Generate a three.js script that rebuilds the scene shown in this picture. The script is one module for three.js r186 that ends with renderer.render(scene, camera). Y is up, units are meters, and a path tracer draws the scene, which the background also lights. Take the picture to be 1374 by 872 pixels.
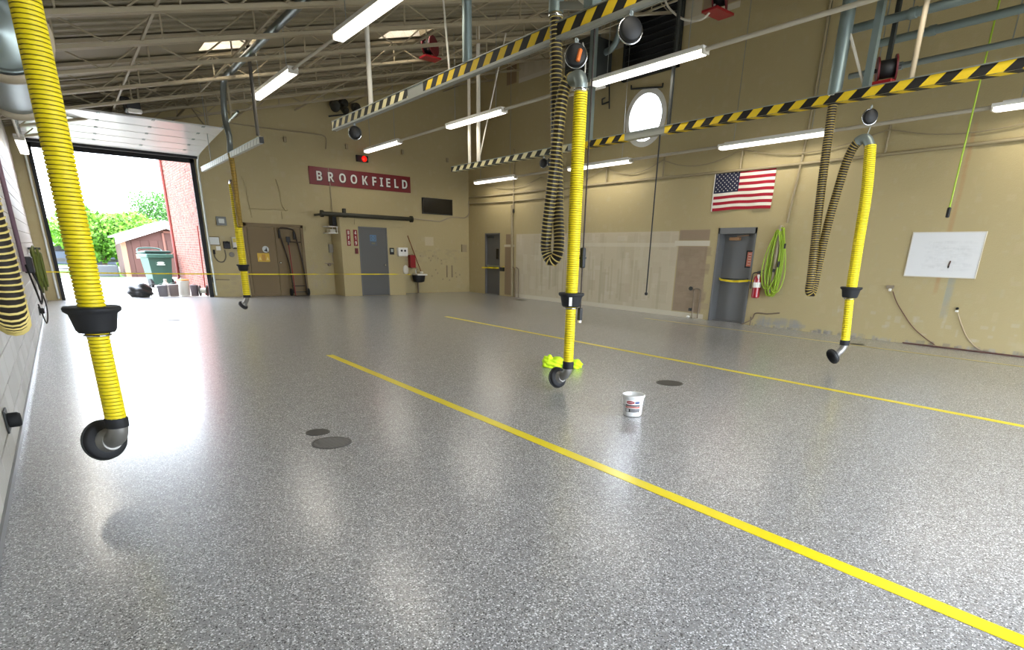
import * as THREE from 'three';
import { RoundedBoxGeometry } from 'three/addons/geometries/RoundedBoxGeometry.js';
import { mergeGeometries } from 'three/addons/utils/BufferGeometryUtils.js';
import { RectAreaLightUniformsLib } from 'three/addons/lights/RectAreaLightUniformsLib.js';

// ---------------------------------------------------------------- camera, sky, exposure
const scene = new THREE.Scene();
const W = 1374, H = 872, F = 763.3, CX = 710.4, CY = 600.7, EYE = 1.42;
const PITCH = 0.3267, YAW = 0.6711, ROLL = 0.0258;
const FW = new THREE.Vector3(Math.sin(YAW) * Math.cos(PITCH), -Math.sin(PITCH), -Math.cos(YAW) * Math.cos(PITCH));
const R0 = new THREE.Vector3(Math.cos(YAW), 0, Math.sin(YAW));
const U0 = new THREE.Vector3().crossVectors(R0, FW);
const RT = R0.clone().multiplyScalar(Math.cos(ROLL)).addScaledVector(U0, Math.sin(ROLL));
const UP = U0.clone().multiplyScalar(Math.cos(ROLL)).addScaledVector(R0, -Math.sin(ROLL));
const camera = new THREE.PerspectiveCamera(2 * Math.atan(H / 2 / F) * 180 / Math.PI, W / H, 0.05, 400);
camera.position.set(0, EYE, 0);
camera.up.copy(UP);
camera.lookAt(new THREE.Vector3(0, EYE, 0).add(FW));
camera.setViewOffset(W, H, W / 2 - CX, H / 2 - CY, W, H);
scene.add(camera);

const renderer = new THREE.WebGLRenderer({ antialias: true });
renderer.toneMapping = THREE.LinearToneMapping;
renderer.toneMappingExposure = 2.95;
renderer.shadowMap.enabled = true;
renderer.outputColorSpace = THREE.SRGBColorSpace;
RectAreaLightUniformsLib.init();

const SKY = 4.6;                                   // bright hazy overcast, one even colour
scene.background = new THREE.Color().setRGB(SKY * 0.91, SKY * 1.0, SKY * 1.14);
const LAMP = 7.2;                                   // radiance of the fluorescent strips
const LAMP_RGB = new THREE.Color().setRGB(1.0, 0.93, 0.80);

// ---------------------------------------------------------------- helpers
let seed = 20240611;
const rnd = () => { seed = (seed * 1664525 + 1013904223) >>> 0; return seed / 4294967296; };
const rr = (a, b) => a + (b - a) * rnd();
const V = (x, y, z) => new THREE.Vector3(x, y, z);
// a pixel of the photograph gives a direction; the distance comes from the plane that the thing touches
function ray(u, v) { return FW.clone().addScaledVector(RT, (u - CX) / F).addScaledVector(UP, (CY - v) / F); }
function on(axis, val, u, v) { const r = ray(u, v), c = V(0, EYE, 0), k = 'xyz'[axis]; return c.addScaledVector(r, (val - c[k]) / r[k]); }
const atX = (x, u, v) => on(0, x, u, v), atY = (y, u, v) => on(1, y, u, v), atZ = (z, u, v) => on(2, z, u, v);

const used = {};
function numbered(n) { const k = used[n] = (used[n] ?? -1) + 1; return k ? n + '_' + String(k).padStart(3, '0') : n; }
function shade(o) { o.traverse(m => { if (m.isMesh) { m.castShadow = true; m.receiveShadow = true; } }); return o; }
function tag(o, label, category, group) { o.userData.label = label; o.userData.category = category; if (group) o.userData.group = group; return o; }
function thing(name, label, category, pos = [0, 0, 0], group) {
  const g = new THREE.Group(); g.name = numbered(name); g.position.set(...(pos.isVector3 ? pos.toArray() : pos)); scene.add(g);
  return tag(g, label, category, group);
}
function part(name, geo, m, parent, label) {
  const o = new THREE.Mesh(Array.isArray(geo) ? join(geo) : geo, m); o.name = name; parent.add(o); o.castShadow = o.receiveShadow = true;
  if (label) o.userData.label = label;
  return o;
}
// a part whose shape is given in world metres
function wpart(name, geo, m, parent, label) {
  const g = (Array.isArray(geo) ? join(geo) : geo); const o = part(name, g, m, parent, label);
  let p = parent; const off = V(0, 0, 0); while (p && p !== scene) { off.add(p.position); p = p.parent; }
  g.translate(-off.x, -off.y, -off.z); return o;
}
function solo(name, geo, m, label, category, group) { const o = part(numbered(name), geo, m, scene); return tag(o, label, category, group); }
function struct(name, geo, m, parent = scene) { const o = part(name, geo, m, parent); if (parent === scene) o.userData.kind = 'structure'; return o; }
function join(list) {
  const l = list.map(g => { let q = g.index ? g.toNonIndexed() : g; q = q.clone(); for (const a of Object.keys(q.attributes)) if (!['position', 'normal', 'uv', 'color'].includes(a)) q.deleteAttribute(a); if (!q.attributes.uv) q.setAttribute('uv', new THREE.BufferAttribute(new Float32Array(q.attributes.position.count * 2), 2)); return q; });
  const anyC = l.some(q => q.attributes.color);
  if (anyC) for (const q of l) if (!q.attributes.color) q.setAttribute('color', new THREE.BufferAttribute(new Float32Array(q.attributes.position.count * 3).fill(1), 3));
  return mergeGeometries(l);
}
const box = (w, h, d, x = 0, y = 0, z = 0) => new THREE.BoxGeometry(w, h, d).translate(x, y, z);
const rbox = (w, h, d, r = 0.01, x = 0, y = 0, z = 0) => new RoundedBoxGeometry(w, h, d, 2, r).translate(x, y, z);
const span = (x0, x1, y0, y1, z0, z1) => box(Math.abs(x1 - x0), Math.abs(y1 - y0), Math.abs(z1 - z0), (x0 + x1) / 2, (y0 + y1) / 2, (z0 + z1) / 2);
const rspan = (x0, x1, y0, y1, z0, z1, r = 0.01) => rbox(Math.abs(x1 - x0), Math.abs(y1 - y0), Math.abs(z1 - z0), r, (x0 + x1) / 2, (y0 + y1) / 2, (z0 + z1) / 2);
function rod(a, b, r, r2 = r, seg = 12, open = false) {
  const d = b.clone().sub(a), g = new THREE.CylinderGeometry(r2, r, d.length(), seg, 1, open);
  g.applyQuaternion(new THREE.Quaternion().setFromUnitVectors(V(0, 1, 0), d.clone().normalize()));
  return g.translate((a.x + b.x) / 2, (a.y + b.y) / 2, (a.z + b.z) / 2);
}
// square bar between two points
function bar(a, b, w, h = w) {
  const d = b.clone().sub(a), g = new THREE.BoxGeometry(w, h, d.length());
  const m = new THREE.Matrix4().lookAt(b, a, Math.abs(d.clone().normalize().y) > 0.98 ? V(0, 0, 1) : V(0, 1, 0));
  return g.applyMatrix4(m).translate((a.x + b.x) / 2, (a.y + b.y) / 2, (a.z + b.z) / 2);
}
const curve = pts => new THREE.CatmullRomCurve3(pts, false, 'centripetal');
const tube = (pts, r, seg = 40, rad = 8) => new THREE.TubeGeometry(pts.isCurve || pts.getPoint ? pts : curve(pts), seg, r, rad);
function lathe(prof, seg = 28) { return new THREE.LatheGeometry(prof.map(p => new THREE.Vector2(p[0], p[1])), seg); }
function aim(geo, dir) { return geo.applyQuaternion(new THREE.Quaternion().setFromUnitVectors(V(0, 1, 0), dir.clone().normalize())); }
const ring = (r, t, seg = 32) => new THREE.TorusGeometry(r, t, 8, seg);

// ribbed flexible hose: raised helix strip in one colour on a wall of another
function hose(pts, R, pitch, amp, ribC, wallC, duty = 0.5) {
  const c = curve(pts); c.arcLengthDivisions = 600; const L = c.getLength(), nR = Math.max(2, Math.round(L / pitch)), N = 14, per = 5;
  const total = nR * per + 1, fr = c.computeFrenetFrames(total - 1, false);
  const pos = [], col = [], uv = [], idx = [];
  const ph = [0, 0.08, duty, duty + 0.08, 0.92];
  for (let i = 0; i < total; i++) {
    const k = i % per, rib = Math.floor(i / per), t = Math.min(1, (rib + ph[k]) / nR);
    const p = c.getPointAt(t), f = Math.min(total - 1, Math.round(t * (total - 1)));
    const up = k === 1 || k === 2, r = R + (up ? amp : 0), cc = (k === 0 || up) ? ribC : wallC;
    for (let j = 0; j <= N; j++) {
      const a = j / N * Math.PI * 2, cs = Math.cos(a) * r, sn = Math.sin(a) * r;
      pos.push(p.x + fr.normals[f].x * cs + fr.binormals[f].x * sn, p.y + fr.normals[f].y * cs + fr.binormals[f].y * sn, p.z + fr.normals[f].z * cs + fr.binormals[f].z * sn);
      col.push(cc.r, cc.g, cc.b); uv.push(j / N, t * L);
    }
  }
  for (let i = 0; i < total - 1; i++) for (let j = 0; j < N; j++) { const a = i * (N + 1) + j, b = a + N + 1; idx.push(a, b, a + 1, b, b + 1, a + 1); }
  const g = new THREE.BufferGeometry();
  g.setAttribute('position', new THREE.Float32BufferAttribute(pos, 3)); g.setAttribute('color', new THREE.Float32BufferAttribute(col, 3)); g.setAttribute('uv', new THREE.Float32BufferAttribute(uv, 2));
  g.setIndex(idx); g.computeVertexNormals(); return g;
}

// ---------------------------------------------------------------- materials
const S = (color, roughness = 0.6, o = {}) => new THREE.MeshStandardMaterial({ color, roughness, ...o });
const PM = (color, roughness, o = {}) => new THREE.MeshPhysicalMaterial({ color, roughness, ...o });
function canvasTex(w, h, draw, repeat) {
  const c = document.createElement('canvas'); c.width = w; c.height = h; draw(c.getContext('2d'), w, h);
  const t = new THREE.CanvasTexture(c); t.colorSpace = THREE.SRGBColorSpace; t.wrapS = t.wrapT = THREE.RepeatWrapping; t.anisotropy = 8;
  if (repeat) t.repeat.set(...repeat); return t;
}
function dataTex(n, fn, srgb, repeat) {
  const d = new Uint8Array(n * n * 4);
  for (let y = 0; y < n; y++) for (let x = 0; x < n; x++) { const c = fn(x, y), k = (y * n + x) * 4; d[k] = c[0]; d[k + 1] = c[1]; d[k + 2] = c[2]; d[k + 3] = 255; }
  const t = new THREE.DataTexture(d, n, n); t.wrapS = t.wrapT = THREE.RepeatWrapping; t.magFilter = THREE.LinearFilter; t.minFilter = THREE.LinearMipmapLinearFilter; t.generateMipmaps = true;
  if (srgb) t.colorSpace = THREE.SRGBColorSpace; if (repeat) t.repeat.set(...repeat); t.needsUpdate = true; return t;
}
// tiling value noise, 0..1
function noiseGrid(n, cells) {
  const g = new Float32Array(cells * cells).map(() => rnd()); const o = new Float32Array(n * n), s = t => t * t * (3 - 2 * t);
  for (let y = 0; y < n; y++) for (let x = 0; x < n; x++) {
    const fx = x / n * cells, fy = y / n * cells, x0 = Math.floor(fx), y0 = Math.floor(fy), tx = s(fx - x0), ty = s(fy - y0), x1 = (x0 + 1) % cells, y1 = (y0 + 1) % cells;
    o[y * n + x] = (g[y0 * cells + x0] * (1 - tx) + g[y0 * cells + x1] * tx) * (1 - ty) + (g[y1 * cells + x0] * (1 - tx) + g[y1 * cells + x1] * tx) * ty;
  }
  return o;
}
const M = {
  white: S('#e6e4dc', 0.5), offwhite: S('#cfcabb', 0.6), black: S('#121212', 0.55), rubber: S('#17181a', 0.7), blackGloss: S('#0b0b0c', 0.18),
  steel: S('#9aa09c', 0.35, { metalness: 0.85 }), galv: S('#8d9793', 0.42, { metalness: 0.7 }), chrome: S('#c6c8c8', 0.18, { metalness: 1 }), darkSteel: S('#3a3d3b', 0.5, { metalness: 0.4 }),
  doorGrey: S('#585856', 0.45), doorGrey2: S('#696a69', 0.42), frameGrey: S('#626261', 0.5), brownDoor: S('#74613f', 0.6), red: S('#8f0f18', 0.4), redDark: S('#5e1016', 0.5), sign: S('#7c0d17', 0.28),
  yellow: S('#e0c400', 0.5), orange: S('#d8722a', 0.5), joist: S('#a2967a', 0.55), deck: S('#8c836a', 0.6), conduit: S('#a0937a', 0.5), pipeWall: S('#9c8f6f', 0.55), greenHose: S('#9ab82f', 0.45), limeCloth: S('#cdf01a', 0.8),
  copper: S('#7a6c58', 0.45, { metalness: 0.3 }), wood: S('#8a5a38', 0.6), tapeY: S('#e8d21d', 0.5, { side: THREE.DoubleSide }), blueDuct: S('#7f8d8a', 0.4, { metalness: 0.55 }),
};
M.hose = S('#ffffff', 0.55, { vertexColors: true });
const C = h => new THREE.Color(h);
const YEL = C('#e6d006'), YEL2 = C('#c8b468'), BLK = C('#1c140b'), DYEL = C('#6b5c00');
// ---------------------------------------------------------------- the building
const ZB = -19.62, ZBUMP = -18.76, XR = 12.37, XL = -0.49, ZF = 2.4, SL = 0.26, ROOF0 = 4.116;
const roofY = x => ROOF0 + SL * x;
function metreUV(g) {
  g = g.index ? g.toNonIndexed() : g; g.computeVertexNormals(); const p = g.attributes.position, n = g.attributes.normal, uv = new Float32Array(p.count * 2);
  for (let i = 0; i < p.count; i++) { const ax = Math.abs(n.getX(i)), ay = Math.abs(n.getY(i)), az = Math.abs(n.getZ(i));
    if (ay > ax && ay > az) { uv[2 * i] = p.getX(i); uv[2 * i + 1] = -p.getZ(i); } else if (ax > az) { uv[2 * i] = -p.getZ(i); uv[2 * i + 1] = p.getY(i); } else { uv[2 * i] = p.getX(i); uv[2 * i + 1] = p.getY(i); } }
  g.setAttribute('uv', new THREE.BufferAttribute(uv, 2)); return g;
}
// flake epoxy floor: broadcast chips of white, grey and black under a clear coat
const flakeN = 1024, chips = new Float32Array(flakeN * flakeN).fill(-1);
{ for (let i = 0; i < 52000; i++) { const cx = Math.floor(rnd() * flakeN), cy = Math.floor(rnd() * flakeN), r = 1 + Math.floor(rnd() * 2.6), v = rnd(), k = rnd();
    for (let dy = -r; dy <= r; dy++) for (let dx = -r; dx <= r; dx++) if (Math.abs(dx) * (0.6 + k) + Math.abs(dy) * (1.4 - k * 0.7) <= r + 0.3) chips[((cy + dy + flakeN) % flakeN) * flakeN + (cx + dx + flakeN) % flakeN] = v; } }
const flakeCol = v => v < 0 ? [140, 140, 141] : v < 0.28 ? [234, 235, 237] : v < 0.46 ? [182, 182, 183] : v < 0.60 ? [142, 141, 141] : v < 0.78 ? [96, 95, 95] : v < 0.93 ? [50, 49, 50] : [156, 150, 144];
const floorMap = dataTex(flakeN, (x, y) => flakeCol(chips[y * flakeN + x]), true, [1 / 1.5, 1 / 1.5]);
const fb1 = noiseGrid(512, 128), fb2 = noiseGrid(512, 40), fb3 = noiseGrid(512, 9);
const floorBump = dataTex(512, (x, y) => { const v = 255 * (0.5 * fb1[y * 512 + x] + 0.5 * fb2[y * 512 + x]); return [v, v, v]; }, false, [1 / 1.7, 1 / 1.7]);
M.floor = PM('#ffffff', 0.45, { map: floorMap, bumpMap: floorBump, bumpScale: 0.0022, clearcoat: 1.0, clearcoatRoughness: 0.23, ior: 1.5 });
const floor = struct('floor', metreUV(span(XL - 0.2, XR + 0.9, -0.25, 0, ZB - 0.3, ZF + 0.3)), M.floor);

// wall paint
function speckle(g, w, h, n, cols, smin, smax, alpha) { for (let i = 0; i < n; i++) { g.globalAlpha = alpha * rr(0.3, 1); g.fillStyle = cols[Math.floor(rnd() * cols.length)]; const s = rr(smin, smax); g.fillRect(rnd() * w, rnd() * h, s * rr(0.5, 2), s * rr(0.5, 2)); } g.globalAlpha = 1; }
const PAINT = '#b0a176';
const wallRMap = (() => {
  const w = 2048, h = 608, k = w / (ZF - ZB), X = z => (ZF - z) * k, Y = y => h - y * k;      // metres to canvas: left edge is the near end
  const t = canvasTex(w, h, g => {
    g.fillStyle = PAINT; g.fillRect(0, 0, w, h);
    speckle(g, w, h, 5000, ['#bbae8b', '#ada07b', '#b3a98a'], 2, 9, 0.25);
    const R = (z0, z1, y0, y1, c, a = 1) => { g.globalAlpha = a; g.fillStyle = c; g.fillRect(X(Math.max(z0, z1)), Y(Math.max(y0, y1)), Math.abs(z1 - z0) * k, Math.abs(y1 - y0) * k); g.globalAlpha = 1; };
    // repainted, patched band along the lower wall between the doors
    R(-16.6, -9.75, 0.0, 2.08, '#c0b69c', 0.9);
    for (let i = 0; i < 150; i++) { const z = rr(-16.6, -9.9), y = rr(0.1, 1.9); R(z, z + rr(0.06, 0.4), y, Math.min(2.05, y + rr(0.1, 0.8)), ['#cbc4b0', '#b5a98d', '#aea286', '#c6bca2'][i % 4], rr(0.12, 0.45)); }
    for (let i = 0; i < 34; i++) { const z = rr(-15.6, -10.2); R(z, z + rr(0.03, 0.10), rr(0.1, 0.5), rr(1.0, 1.6), '#a39677', 0.28); }
    R(-16.6, -8.75, 0.0, 0.12, '#cbc4b0', 0.9);
    R(-13.6, -9.8, 1.70, 1.80, '#cdc6b0', 0.6);
    // bare brown patches beside the two doors
    R(-9.72, -8.83, 1.86, 2.10, '#96836b'); R(-9.72, -8.85, 0.14, 1.72, '#96836b'); R(-9.85, -8.80, 1.73, 1.85, '#cbc4b0');
    R(-17.2, -16.75, 1.75, 2.08, '#8a765a'); R(-17.25, -16.72, 0.05, 1.66, '#8a765a'); R(-17.3, -16.7, 1.67, 1.74, '#c6bda4');
    for (let i = 0; i < 60; i++) { const z = rr(-9.7, -8.9), y = rr(0.2, 1.6); R(z, z + rr(0.05, 0.3), y, Math.min(1.7, y + rr(0.02, 0.2)), i % 2 ? '#9d8b74' : '#8d7a62', 0.4); }
    // rust runs and smears by the board
    for (let i = 0; i < 40; i++) { const y = rr(0.9, 3.3); R(-3.92 + rr(-0.02, 0.03), -3.86 + rr(-0.02, 0.03), y, y + rr(0.1, 0.6), '#a98a60', 0.16); }
    for (let i = 0; i < 40; i++) { const y = rr(0.5, 1.2); R(-3.72, -3.64 + rr(-0.03, 0.05), y, y + rr(0.05, 0.3), '#9b978a', 0.14); }
    // scuffs along the foot of the wall
    for (let i = 0; i < 160; i++) { const z = rr(-7.4, -1.5); R(z, z + rr(0.02, 0.12), 0, rr(0.01, 0.09), ['#8b8a84', '#75736d', '#a09d94'][i % 3], rr(0.2, 0.7)); }
    for (let i = 0; i < 50; i++) { const z = rr(-7.4, -6.2); R(z, z + rr(0.03, 0.2), rr(0.02, 0.1), rr(0.1, 0.24), '#8f8f88', 0.25); }
    // grey filler patches
    for (let i = 0; i < 26; i++) { const z = rr(-5.6, -2.5), y = rr(0.15, 0.5); R(z, z + rr(0.03, 0.12), y, y + rr(0.03, 0.15), '#b9b5a6', 0.3); }
  }, [1 / (ZF - ZB), 1 / (h / k)]);
  t.offset.x = ZF / (ZF - ZB); return t;
})();
const wallBMap = canvasTex(1024, 616, (g, w, h) => {
  const k = w / 13.3, X = x => (x + 0.69) * k, Y = y => h - y * k, R = (x0, x1, y0, y1, c, a = 1) => { g.globalAlpha = a; g.fillStyle = c; g.fillRect(X(x0), Y(y1), (x1 - x0) * k, (y1 - y0) * k); g.globalAlpha = 1; };
  g.fillStyle = PAINT; g.fillRect(0, 0, w, h); speckle(g, w, h, 2600, ['#bbae8b', '#ada07b', '#b3a98a'], 2, 9, 0.25);
  for (let i = 0; i < 60; i++) { const x = rr(9.5, 12.2), y = rr(1.05, 1.5); R(x, x + rr(0.03, 0.2), y, y + rr(0.02, 0.1), '#8c826a', 0.16); }
  R(10.5, 10.85, 1.65, 1.95, '#c3b898', 0.7);
  for (let i = 0; i < 18; i++) { const x = rr(9.8, 12.1), y = rr(0.3, 1.3); R(x, x + 0.05, y, y + 0.05, '#6f654f', 0.5); }
  for (let i = 0; i < 40; i++) { const x = rr(6.2, 7.3), y = rr(0.05, 1.2); R(x, x + rr(0.03, 0.2), y, y + rr(0.05, 0.3), '#a59a84', 0.16); }
  for (let i = 0; i < 30; i++) { const x = rr(3.6, 4.4), y = rr(0.05, 0.6); R(x, x + rr(0.03, 0.2), y, y + rr(0.02, 0.1), '#9c9078', 0.15); }
}, [1 / 13.3, 1 / 8.0]);
wallBMap.offset.x = 0.69 / 13.3;
const plasterA = noiseGrid(256, 64), plasterB = noiseGrid(256, 16);
const plasterBump = dataTex(256, (x, y) => { const v = 255 * (0.6 * plasterA[y * 256 + x] + 0.4 * plasterB[y * 256 + x]); return [v, v, v]; }, false, [1 / 0.8, 1 / 0.8]);
M.wallR = S('#ffffff', 0.62, { map: wallRMap, bumpMap: plasterBump, bumpScale: 0.003 });
M.wallB = S('#ffffff', 0.62, { map: wallBMap, bumpMap: plasterBump, bumpScale: 0.003 });
M.wall = S(PAINT, 0.62, { bumpMap: plasterBump, bumpScale: 0.003 });
M.block = [S('#bdbab0', 0.5), S('#b6b3a9', 0.5), S('#c3c0b7', 0.5)];
M.mortar = S('#b4b0a5', 0.7);

function poly(pts) { const s = new THREE.Shape(); pts.forEach((p, i) => i ? s.lineTo(p[0], p[1]) : s.moveTo(p[0], p[1])); return s; }
function hole(s, x0, x1, y0, y1) { s.holes.push(new THREE.Path([[x0, y0], [x1, y0], [x1, y1], [x0, y1]].map(p => new THREE.Vector2(...p)))); return s; }
const OPX0 = -0.155, OPX1 = 3.373, OPY = 3.70;
{ // back wall with the open bay
  const s = poly([[XL - 0.2, -0.2], [OPX0, -0.2], [OPX0, OPY], [OPX1, OPY], [OPX1, -0.2], [XR + 0.2, -0.2], [XR + 0.2, roofY(XR + 0.2) + 0.1], [XL - 0.2, roofY(XL - 0.2) + 0.1]]);
  struct('wall_back', new THREE.ExtrudeGeometry(s, { depth: 0.3, bevelEnabled: false }).translate(0, 0, ZB - 0.3), M.wallB);
}
// closet bumped out round the grey door, its top lower than the wall
const BX0 = 7.08, BX1 = 9.24, BTOP = 2.43;
{ const s = hole(poly([[BX0, 0], [BX1, 0], [BX1, BTOP], [BX0, BTOP]]), 7.66, 8.64, 0.001, 2.15);
  struct('wall_closet', join([new THREE.ExtrudeGeometry(s, { depth: 0.12, bevelEnabled: false }).translate(0, 0, ZBUMP - 0.12), span(BX1 - 0.12, BX1, 0, BTOP, ZB, ZBUMP - 0.12), span(BX0, BX0 + 0.12, 0, BTOP, ZB, ZBUMP - 0.12), span(BX0, BX1, BTOP, BTOP + 0.02, ZB, ZBUMP), span(7.55, BX1, BTOP - 0.24, BTOP, ZBUMP, ZBUMP + 0.03)]), M.wall); }
// right wall: two doorways and the round window
const WIN = { z: -11.17, y: 4.80, r: 0.60 };
const D1 = [17.56, 18.50, 2.13], D2 = [7.59, 8.59, 2.13];
{ const s = poly([[-ZF - 0.2, -0.2], [D2[0], -0.2], [D2[0], D2[2]], [D2[1], D2[2]], [D2[1], -0.2], [D1[0], -0.2], [D1[0], D1[2]], [D1[1], D1[2]], [D1[1], -0.2], [-ZB + 0.3, -0.2], [-ZB + 0.3, roofY(XR) + 0.15], [-ZF - 0.2, roofY(XR) + 0.15]]);
  const c = new THREE.Path(); c.absarc(-WIN.z, WIN.y, WIN.r, 0, Math.PI * 2, true); s.holes.push(c);
  struct('wall_right', new THREE.ExtrudeGeometry(s, { depth: 0.3, bevelEnabled: false, curveSegments: 48 }).rotateY(Math.PI / 2).translate(XR, 0, 0), M.wallR); }
// left wall of painted blocks
const wallL = struct('wall_left', span(XL - 0.3, XL - 0.012, -0.2, roofY(XL) + 0.1, ZB, ZF), M.mortar);
{ const bw = 0.40, bh = 0.20, j = 0.01, gs = new RoundedBoxGeometry(0.03, bh - j, bw - j, 1, 0.005), gh = new RoundedBoxGeometry(0.03, bh - j, bw / 2 - j, 1, 0.005);
  const far = []; let n = 0;
  for (let r = 0; r < 20; r++) for (let i = 0; i < 64; i++) {
    const z = ZF - 0.2 - i * bw - (r % 2 ? bw / 2 : 0), y = (r + 0.5) * bh; if (z < ZB + 0.2 || y > 3.9) continue;
    const near = z < -1.6 && z > -12.5 && y < 1.9 && n < 295;
    if (near) { const m = part('block', gs, M.block[Math.floor(rnd() * 3)], wallL); m.position.set(XL - 0.015 + rr(-0.0015, 0.0015), y, z); n++; } else far.push(gs.clone().translate(XL - 0.015, y, z));
  }
  const f = part('blockwork', far, M.block[0], wallL); f.userData.kind = 'stuff'; }
struct('baseboard_left', metreUV(span(XL, XL + 0.014, 0, 0.05, ZB, ZF)), S('#6f7070', 0.3));
// near wall behind the camera, its two wide bays open to the drive
{ let s = poly([[XL - 0.2, -0.2], [2.0, -0.2], [2.0, 4.2], [6.8, 4.2], [6.8, -0.2], [7.3, -0.2], [7.3, 2.9], [11.2, 2.9], [11.2, -0.2], [XR + 0.2, -0.2], [XR + 0.2, roofY(XR + 0.2) + 0.1], [XL - 0.2, roofY(XL - 0.2) + 0.1]]);
  struct('wall_front', new THREE.ExtrudeGeometry(s, { depth: 0.3, bevelEnabled: false }).translate(0, 0, ZF), M.wall); }

// roof: sloping steel deck with two skylights, bar joists under it
const SKYL = [[2.66, 3.62], [6.2, 7.2]], SKZ = [-13.38, -12.42];
{ const th = Math.atan(SL), k = 1 / Math.cos(th);          // shape: distance up the slope, z
  const s = poly([[(XL - 0.3) * k, ZB - 0.3], [(XR + 0.3) * k, ZB - 0.3], [(XR + 0.3) * k, ZF + 0.3], [(XL - 0.3) * k, ZF + 0.3]]);
  for (const [a, b] of SKYL) hole(s, a * k, b * k, SKZ[0], SKZ[1]);
  const g = new THREE.ExtrudeGeometry(s, { depth: 0.14, bevelEnabled: false });
  g.translate(0, 0, -0.14).rotateX(Math.PI / 2).rotateZ(th).translate(0, ROOF0, 0);
  const ceil = struct('ceiling', g, M.deck);
  // stiffening ribs of the deck, running up the slope
  const ribs = []; for (let z = ZB + 0.3; z < ZF; z += 0.30) { if (z > SKZ[0] - 0.1 && z < SKZ[1] + 0.1) continue; ribs.push(bar(V(XL, roofY(XL) - 0.012, z), V(XR, roofY(XR) - 0.012, z), 0.09, 0.03)); }
  const rb = part('deck_ribs', ribs, M.deck, ceil); rb.userData.kind = 'stuff';
  // purlins along the building
  for (const x of [1.4, 2.9, 4.6, 6.3, 8.0, 9.7, 11.4]) part('bridging', bar(V(x, roofY(x) - 0.41, ZB), V(x, roofY(x) - 0.41, ZF), 0.03, 0.03), M.joist, ceil);
  // open-web joists
  const OFF = 0.44;
  for (let k2 = -6; k2 <= 9; k2++) {
    const z = -9.05 + 1.5 * k2, gl = [], pt = (x, o) => V(x, roofY(x) - o, z);
    if (z > ZF - 0.2) continue;
    for (const dz of [-0.035, 0.035]) { gl.push(bar(pt(XL, 0.05).add(V(0, 0, dz)), pt(XR, 0.05).add(V(0, 0, dz)), 0.05, 0.05)); gl.push(bar(pt(XL + 0.3, OFF).add(V(0, 0, dz)), pt(XR, OFF).add(V(0, 0, dz)), 0.055, 0.045)); }
    for (let x = XL + 0.3, i = 0; x < XR - 0.7; x += 0.62, i++) { gl.push(rod(pt(x, i % 2 ? 0.06 : OFF), pt(x + 0.62, i % 2 ? OFF : 0.06), 0.013, 0.013, 6)); if (i % 2) gl.push(bar(pt(x, 0.05), pt(x, OFF), 0.022)); }
    part('joist', gl, M.joist, ceil);
  }
  for (const [a, b] of SKYL) { // skylight: curb frame and milky domes
    const xm = (a + b) / 2, zm = (SKZ[0] + SKZ[1]) / 2, w = (b - a), d = SKZ[1] - SKZ[0];
    const wd = new THREE.Group(); wd.name = numbered('window'); wd.name = 'window_' + (SKYL.findIndex(q => q[0] === a) + 2); wd.userData.kind = 'structure'; wd.position.set(xm, roofY(xm), zm); wd.rotation.z = th; scene.add(wd);
    const W2 = w * k / 2, D2_ = d / 2;
    part('skylight_frame', [span(-W2, W2, 0.0, 0.3, -D2_ - 0.04, -D2_), span(-W2, W2, 0.0, 0.3, D2_, D2_ + 0.04), span(-W2 - 0.04, -W2, 0.0, 0.3, -D2_, D2_), span(W2, W2 + 0.04, 0.0, 0.3, -D2_, D2_)], M.offwhite, wd);
    part('pane', new THREE.BoxGeometry(2 * W2, 0.006, 2 * D2_).translate(0, 0.26, 0), PM('#fff4e6', 0.9, { transmission: 0.75, thickness: 0 }), wd);
  }
}
// round window
{ const wd = new THREE.Group(); wd.name = 'window_1'; wd.userData.kind = 'structure'; wd.position.set(XR, WIN.y, WIN.z); scene.add(wd);
  const fr = lathe([[WIN.r - 0.06, -0.03], [WIN.r + 0.07, -0.03], [WIN.r + 0.07, 0.02], [WIN.r, 0.03], [WIN.r - 0.0, 0.26], [WIN.r - 0.06, 0.26], [WIN.r - 0.06, -0.03]], 56); fr.rotateZ(-Math.PI / 2);
  part('window_frame', fr, M.white, wd);
  part('pane', new THREE.CylinderGeometry(WIN.r - 0.04, WIN.r - 0.04, 0.008, 48).rotateZ(Math.PI / 2).translate(0.16, 0, 0), PM('#ffffff', 0.02, { transmission: 1, thickness: 0, ior: 1.45 }), wd); }
// ---------------------------------------------------------------- fluorescent strips in four rows
M.tube = S('#ffffff', 0.4, { emissive: new THREE.Color().setRGB(1, 0.95, 0.88), emissiveIntensity: 1.2 });
function strip(x, y, z0, L, label, group, lift) {
  const g = thing('strip_light', label, 'light', [x, y, z0 - L / 2], group);
  part('housing', join([box(0.17, 0.05, L, 0, 0.055, 0), box(0.06, 0.03, L * 0.9, 0, 0.095, 0)]), M.white, g);
  part('tube', new RoundedBoxGeometry(0.15, 0.06, L - 0.05, 3, 0.025), M.tube, g);
  for (const s of [-1, 1]) part('end_cap', rbox(0.16, 0.07, 0.03, 0.008, 0, 0.01, s * (L / 2 - 0.01)), M.offwhite, g);
  for (const s of [-1, 1]) part('hanger', rod(V(0, 0.10, s * L * 0.36), V(0, Math.max(0.15, roofY(x) - y - 0.01), s * L * 0.36), 0.006, 0.006, 6), M.steel, g);
  const l = new THREE.RectAreaLight(LAMP_RGB, LAMP, 0.14, L - 0.05); l.name = 'strip_glow'; l.position.set(0, -0.04, 0); l.rotation.x = -Math.PI / 2; g.add(l);
  return g;
}
const LL = 2.36; M.conduitPale = S('#b8b09c', 0.5);
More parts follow.
